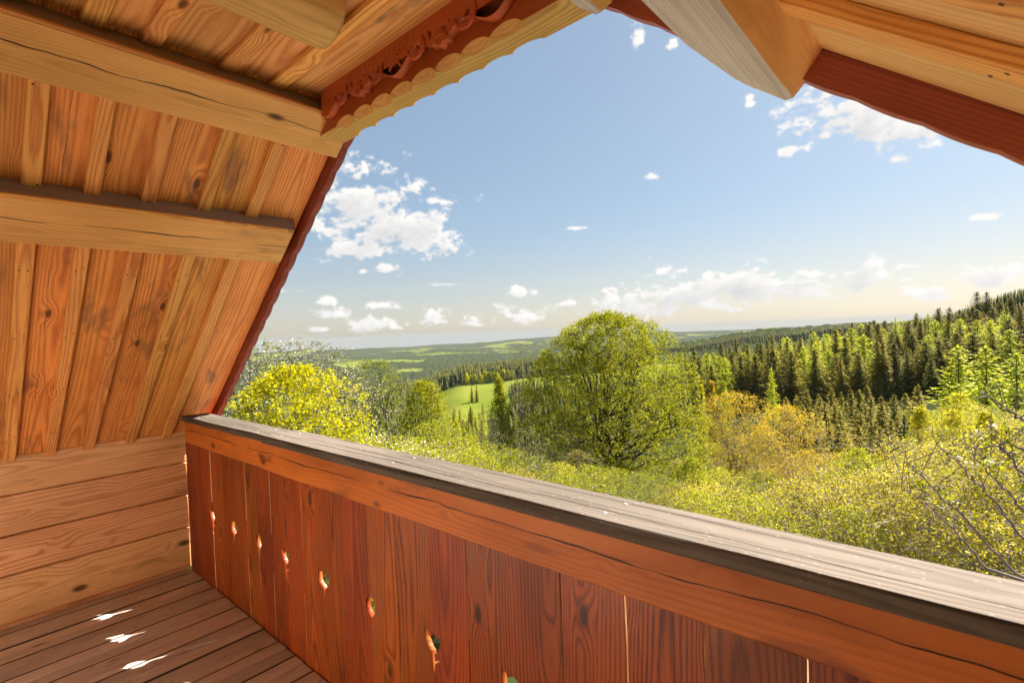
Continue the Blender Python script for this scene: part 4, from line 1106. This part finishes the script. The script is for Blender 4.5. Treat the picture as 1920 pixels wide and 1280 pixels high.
# --- yellow and pale trees in front of the dark forest
for k, (px, py, D, W, mat, lab) in enumerate([
    (1722, 765, 60, 3.2, L_YELLOW, "brilliant yellow young tree beside the dark green spruce"),
    (1782, 770, 56, 4.6, L_YELLOW, "wide brilliant yellow tree below the pale leafing tree"),
    (1845, 775, 54, 3.4, L_YELLOW, "brilliant yellow tree nearest the right edge"),
    (1795, 738, 70, 6.2, L_SHRUBG, "pale green broad tree under the larches"),
    (1312, 722, 75, 2.2, L_YELLOW, "narrow yellow tree between the linden and the golden tree"),
    (1332, 716, 78, 1.5, L_CATKIN, "narrow orange tree at the forest foot beside the yellow one"),
    (1352, 716, 80, 3.0, L_SHRUBG, "small fresh green tree at the forest foot behind the golden tree")]):
    tree_at("young_tree", px, py, D, lab, "tree", deciduous, seed=60 + k, W=W, z0=1.2, kind='cone' if W < 3 else 'dome', K=24, S=120, T=520, per=12, size=0.19, spread=0.16, lmat=mat, bmat=MAT_BARK_P, tr=0.09, twig_r=0.012)
# --- shrubs in front
SHR = []
for k in range(6):
    lm = [L_SHRUB, L_SHRUBG, L_SHRUB, L_SHRUBG, L_CATKIN, L_SHRUB][k]
    SHR.append(deciduous(80 + k, 4.2, 4.6, 0.4, 'dome', 30, 200, 1300, [7, 9, 6, 10, 7, 3][k], 0.052, 0.05, lm, [MAT_BARK_P, MAT_BARK_G][k % 2], stems=7, tr=0.055, twig_r=0.009, extra=(350, 0.055, L_BLOSSOM) if k in (1,) else None))
FLOWER = deciduous(90, 4.0, 4.4, 0.5, 'dome', 26, 170, 1300, 9, 0.056, 0.07, L_SHRUBG, MAT_BARK_G, stems=4, tr=0.05, twig_r=0.007, extra=(1500, 0.055, L_BLOSSOM))
rs0 = np.random.RandomState(77)
def shrub(k, px, py, D, label, group=None, wid=1.0, name="shrub"):
    me = FLOWER if k == 9 else SHR[k]
    p = spot(px, D); H = max(1.2, top_z(px, py, D) - p[2]); s = H / 4.2
    plant(name, me, p, label, "shrub", group, rs0.uniform(0, 6.28), (s * wid, s * wid, s))
# foreground band right of the linden (continuous thicket of separate bushes)
thick = "yellow-green budding bushes of the thicket below the balcony"
for (k, px, py, D, w_) in [(0,1330,905,15,1.0),(3,1345,880,19,.9),(1,1420,885,17,.9),(2,1490,905,14,1.1),(0,1560,880,16,1.1),(1,1605,858,21,.9),(2,1640,895,14,1.1),(0,1700,880,17,1.1),
      (0,1770,885,13,1.1),(0,1840,880,15,1.1),(2,1900,870,13,1.1),(1,1960,900,14,1.1),(5,1880,800,20,1.0),(0,1760,840,22,1.0),(4,1500,845,25,1.1),(4,1560,850,30,1.0),(5,1690,825,27,1.0),(4,1440,880,24,1.0),
      (0,1270,905,17,0.9),(3,1300,920,13,0.8),(0,2040,880,14,1.1),(1,1590,950,12,.9),(2,1700,965,12,.9),(5,1830,965,11,.9),(5,1480,925,12,.9),(3,1400,930,11.5,.9),(0,1900,985,11,.9)]:
    shrub(k, px, py, D, "budding yellow-green bush in the thicket below the right half of the railing", thick, w_)
for (k, px, py, D, w_) in [(9,700,800,16,.9),(9,770,815,18,.9),(1,840,822,20,1.0),(3,900,830,22,1.0),(9,735,830,14,.8),(1,960,845,21,1.0),(3,1040,868,24,1.0),(5,1075,845,30,1.0),(1,650,815,13,.7),(3,810,790,27,1.0),(5,1010,835,34,1.0),(3,880,845,16,.9),
      (3,1120,878,20,.9),(1,1190,885,22,.9),(3,1150,880,26,1.0),(1,1090,872,18,.8),(9,610,800,16,.8),(1,1230,890,30,1.0),(0,960,880,14,.8),(3,1050,890,15,.8)]:
    shrub(k, px, py, D, "leafy green bush with pale blossom below the left half of the railing", "flowering bushes left of the linden", w_)
for (k, px, py, D) in [(4,1330,830,60),(0,1400,850,58),(4,1470,850,60),(0,1540,850,56),(4,1600,850,54),(0,1760,830,50),(3,1830,840,48),(4,1890,830,46),(0,1700,850,46),(3,1120,880,48),(3,1220,870,50),(0,1270,860,55),(3,940,840,50),(1,860,850,45),(3,790,840,40),(4,1660,850,60),(3,1760,770,95),(0,1800,775,90),(3,1850,780,85),(0,1900,785,80),(3,1700,770,100),(0,1930,770,90),(3,1870,760,105),(0,1820,755,110)]:
    shrub(k, px, py, D, "rough bush in the hollow behind the front thicket", "bushes in the hollow", 1.3)

# --- conifers
YS = [conifer(300 + k, 10, 2.3, 30, 10, L_YSPRUCE, 0.02, 0.25, 8, 0.34, 0.8, up=0.12) for k in range(4)]
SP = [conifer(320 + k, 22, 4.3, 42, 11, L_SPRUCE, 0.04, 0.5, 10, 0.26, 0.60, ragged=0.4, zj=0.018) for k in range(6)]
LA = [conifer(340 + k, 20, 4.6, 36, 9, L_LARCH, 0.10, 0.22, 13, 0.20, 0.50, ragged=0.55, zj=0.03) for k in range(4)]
DK = conifer(360, 9, 2.3, 26, 10, L_SPRUCED, 0.02, 0.3, 9, 0.26, 0.75, up=0.1)
def con(name, me, H0, px, py, D, label, group, cat="tree", wid=1.0):
    p = spot(px, D); H = top_z(px, py, D) - p[2]; s = H / H0
    s2 = s ** 0.7 * wid
    plant(name, me, p, label, cat, group, rs0.uniform(0, 6.28), (s2, s2, s))
con("spruce_tree", DK, 9, 1692, 780, 55, "dark green spruce standing alone in front of the young plantation", None)
con("spruce_tree", DK, 9, 1735, 800, 62, "short dark spruce under the brilliant yellow trees", None)
con("spruce_tree", DK, 9, 1545, 790, 75, "narrow dark spruce at the left of the young plantation", None, wid=0.6)
con("spruce_tree", DK, 9, 1515, 775, 85, "darker spruce at the left corner of the young plantation", None, wid=0.6)
# young plantation
rr = np.random.RandomState(5)
for row, (D, py0) in enumerate([(128, 735), (116, 742), (104, 752), (93, 765), (83, 785), (74, 810)]):
    for px in np.arange(1478 + 8 * (row % 2), 1735, 24):
        con("young_spruce", YS[rr.randint(4)], 10, px + rr.uniform(-9, 9), py0 + rr.uniform(-16, 14), D + rr.uniform(-4, 4),
            "slim young spruce with brownish shoots in the plantation below the forest", "young spruces of the plantation", wid=rr.uniform(1.1, 1.5))
# forest on the right-hand hillside
def sky_y(px):    # rough line of the tree tops against the sky
    return np.interp(px, [1270, 1330, 1400, 1480, 1560, 1640, 1700, 1780, 1860, 1930, 1990], [668, 650, 640, 628, 618, 600, 590, 580, 565, 552, 545])
n_f = 0
for row, D in enumerate([230, 258, 290, 325, 362, 404]):
    f = row / 5.0
    step = 8.2 * FPX / D
    px = 1284 + rr.uniform(0, step)
    while px < 1950:
        base = 655 + 0.0 * px
        pyt = (1 - f) * np.interp(px, [1280, 1400, 1600, 1800, 1950], [684, 664, 642, 630, 606]) + f * sky_y(px)
        pyt += rr.normal(0, 9)
        lar = rr.rand() < (0.16 + 0.18 * f)
        me, H0 = (LA[rr.randint(4)], 20) if lar else (SP[rr.randint(6)], 22)
        if lar:
            con("larch_tree", me, H0, px, pyt + 4, D + rr.uniform(-6, 6), "light green larch among the dark spruces on the hillside", "larches scattered in the hillside forest", wid=rr.uniform(1.4, 2.0))
        else:
            con("spruce_tree", me, H0, px, pyt, D + rr.uniform(-6, 6), "olive brown spruce in the dense forest on the right-hand hillside", "spruces of the hillside forest", wid=rr.uniform(1.35, 2.1))
        n_f += 1
        px += step * rr.uniform(0.75, 1.3)
# larches at the right edge
for (px, py, D, k, lab) in [(1796, 648, 150, 0, "left bright green larch of the tall group at the forest edge"), (1848, 650, 140, 1, "broad bright green larch in the middle of the tall group"), (1905, 662, 128, 2, "bright green larch at the right edge of the picture")]:
    con("larch_tree", LA[k], 20, px, py, D, lab, None, wid=1.55)
con("larch_tree", LA[3], 20, 1445, 690, 170, "pale feathery larch standing before the dark forest foot", None, wid=0.7)
for (px, py, D, w_, wh) in [(1655, 640, 225, 1.15, "middle and tallest"), (1610, 655, 226, 1.1, "second from left"), (1700, 655, 222, 1.2, "second from right"), (1745, 668, 218, 1.2, "rightmost"), (1575, 668, 226, 1.0, "leftmost")]:
    con("spruce_tree", SP[rr.randint(6)], 22, px, py, D, "dark spruce on the front edge of the hillside forest, %s of five" % wh, "spruces on the forest edge", wid=w_)
# meadow edge
for (px, py, D) in [(881, 724, 490), (890, 722, 486)]:
    con("spruce_tree", SP[rr.randint(6)], 22, px, py, D, "one of the pair of spruces standing in the distant meadow", "spruces in the distant meadow", wid=1.0)
for k in range(34):
    px = rr.uniform(842, 905); D = rr.uniform(190, 330)
    con("spruce_tree", SP[rr.randint(6)] if rr.rand() < 0.6 else LA[rr.randint(4)], 22, px, np.interp(D, [190, 330], [800, 756]) + rr.uniform(-8, 8), D, "small conifer in the copse below the distant meadow", "conifers of the copse below the meadow", wid=0.8)
BR = deciduous(95, 14, 8, 2, 'dome', 14, 60, 260, 9, 0.85, 0.6, L_SHRUBG, MAT_BARK_D, tr=0.2, twig_r=0.03)
for k in range(11):
    px = 872 + k * 8.5 + rr.uniform(-2, 2); D = 655 + rr.uniform(-6, 6)
    p = spot(px, D); s = rr.uniform(0.8, 1.1)
    plant("birch_tree", BR, p, "light green broadleaf tree in the row along the meadow's far edge", "tree", "row of light trees along the meadow", rr.uniform(0, 6), (s, s, s))

# far woods: masses of trees nobody could tell apart
def far_wood(name, label, spots, H, seed):
    rs = np.random.RandomState(seed)
    n = len(spots); k = 5; lev = 3
    P = np.array(spots); h = H * rs.uniform(0.7, 1.15, n); r = h * rs.uniform(0.13, 0.2, n)
    V = []; F = []; T = []
    th = np.arange(k) * 2 * np.pi / k
    off = 0
    for L in range(lev):
        zb = h * (0.06 + 0.27 * L); zt = h * (0.52 + 0.24 * L); rb = r * (1 - 0.27 * L)
        ring = np.stack([np.cos(th)[None] * rb[:, None] * rs.uniform(0.7, 1.3, (n, k)), np.sin(th)[None] * rb[:, None] * rs.uniform(0.7, 1.3, (n, k)), np.repeat(zb[:, None], k, 1)], -1) + P[:, None]
        tip = P + np.stack([np.zeros(n), np.zeros(n), zt], 1)
        V.append(np.concatenate([ring, tip[:, None]], 1).reshape(-1, 3))
        b = off + np.arange(n)[:, None] * (k + 1); i = np.arange(k)[None]
        F.append(np.stack([b + i, b + (i + 1) % k, np.repeat(b + k, k, 1)], -1).reshape(-1, 3))
        T.append(np.repeat(rs.beta(2, 3, n), k + 1)); off += n * (k + 1)
    me = fast_mesh(name, np.concatenate(V), np.concatenate(F), L_FAR, np.concatenate(T))
    tag(mobj(name, me), label, "forest", None, "stuff")
def scatter(n, pxr, Dr, seed, cond=None):
    rs = np.random.RandomState(seed); out = []
    px = rs.uniform(*pxr, n); D = np.sqrt(rs.uniform(Dr[0] ** 2, Dr[1] ** 2, n))
    for a, d in zip(px, D):
        if cond and not cond(a, d): continue
        out.append(spot(a, d))
    return out
far_wood("ridge_wood", "dark spruce wood along the ridge beyond the distant meadow", scatter(3400, (640, 1190), (662, 1040), 1) + scatter(500, (700, 815), (330, 660), 5), 22, 1)
far_wood("hill_wood", "blue-green wooded hill beyond the linden's right side", scatter(3600, (1180, 1640), (1150, 1620), 2), 22, 2)
far_wood("forest", "back rows of the hillside forest behind the front spruces", scatter(900, (1275, 2050), (415, 640), 3), 20, 3)
far_wood("valley_wood", "wooded valley slope dropping away beyond the near trees", scatter(1100, (430, 800), (120, 640), 4) + scatter(250, (1130, 1290), (150, 420), 6) + scatter(420, (950, 1150), (110, 520), 7), 13, 4)

# --- near apple branches at the lower right
def near_apple():
    rs = np.random.RandomState(123)
    def pt(px, py, D):
        r = ray(px, py); return r / np.linalg.norm(r[:2]) * D
    base = spot(2080, 5.2)
    segs = []; LP, LA_, LS = [], [], []; BP = []
    shoots = [[(1905,1075,4.5),(1800,965,4.5),(1742,905,4.45),(1700,868,4.4)], [(1925,1015,4.3),(1855,930,4.3),(1800,870,4.25),(1755,835,4.2)], [(1925,790,4.6),(1880,765,4.6),(1842,735,4.6)],
              [(1850,1065,4.8),(1795,1000,4.8),(1730,935,4.75),(1690,915,4.7)], [(1930,900,4.4),(1885,850,4.4),(1860,815,4.35)], [(1925,960,4.9),(1870,905,4.9),(1830,860,4.9),(1820,820,4.9)], [(1925,845,5.1),(1890,830,5.1),(1840,842,5.1),(1790,835,5.1)]]
    hub = pt(2010, 1120, 4.6); hub2 = pt(2060, 900, 4.9)
    segs.append(path_segs(bez(base, base + np.array([0, 0, 1.5]), hub, 6), 0.06, 0.035)); segs.append(path_segs(bez(base, base + np.array([0.2, 0, 2.0]), hub2, 6), 0.06, 0.03))
    for s in shoots:
        P = np.array([pt(*q) for q in s])
        h = hub if s[0][1] > 930 else hub2
        segs.append(path_segs(np.stack([h, P[0]]), 0.016, 0.0085))
        t = np.linspace(0, len(P) - 1, 22); i = np.minimum(t.astype(int), len(P) - 2); f = (t - i)[:, None]
        C = P[i] * (1 - f) + P[i + 1] * f; C[1:-1] += rs.normal(size=(20, 3)) * 0.006
        segs.append(path_segs(C, 0.0085, 0.0028))
        for k in range(3, 22):
            if rs.rand() < 0.62:
                d = rs.normal(size=3) * 0.6 + np.array([0, 0, 0.9]); d /= np.linalg.norm(d); L = rs.uniform(0.03, 0.20) * (1.0 if rs.rand() < .7 else 2.0)
                e_ = C[k] + d * L; segs.append(path_segs(np.stack([C[k], (C[k] + e_) / 2 + rs.normal(size=3) * 0.01, e_]), 0.0032, 0.0018))
                m = rs.randint(3, 7)
                LP.append(e_ + rs.normal(size=(m, 3)) * 0.022); LA_.append(np.tile(d, (m, 1)) + rs.normal(size=(m, 3)) * 0.6); LS.append(rs.uniform(0.022, 0.046, m))
                if rs.rand() < 0.12: BP.append(e_ + rs.normal(size=(9, 3)) * 0.016)
    trunk = tube_mesh("branches", np.concatenate(segs), MAT_BARK_G, 6)
    o = empty("apple_tree", tuple(base)); tag(o, "near apple branches with fresh yellow leaves reaching in at the lower right", "tree")
    inv = Matrix.Translation(tuple(-base))
    crown = leaf_mesh("leaves", np.concatenate(LP), np.concatenate(LS), rs, L_SHRUBG, axis=np.concatenate(LA_), ratio=0.6)
    blo = leaf_mesh("blossoms", np.concatenate(BP), 0.022, rs, L_BLOSSOM, ratio=1.0)
    for n_, me in (("branches", trunk), ("leaves", crown), ("blossoms", blo)):
        q = mobj(n_, me, o); q.matrix_parent_inverse = inv
near_apple()

# ------------------------------------------------------------------ haze
def haze():
    bm = bmesh.new(); bmesh.ops.create_cube(bm, size=1.0)
    zlo, zhi = -1250.0, 60.0
    for v in bm.verts: v.co = Vector((v.co.x * 54000, v.co.y * 54000, zlo if v.co.z < 0 else zhi))
    me = bpy.data.meshes.new("haze"); bm.to_mesh(me); bm.free()
    m, t, out = base_mat("haze_air")
    pv = nd(t, 'ShaderNodeVolumePrincipled')
    pv.inputs['Color'].default_value = (0.36, 0.395, 0.425, 1); pv.inputs['Density'].default_value = HAZE; pv.inputs['Anisotropy'].default_value = 0.0
    t.links.new(pv.outputs[0], out.inputs['Volume'])
    me.materials.append(m)
    tag(mobj("haze", me), "thin blue haze over the far hills", "haze", None, "stuff")
HAZE = 5.0e-5
haze()
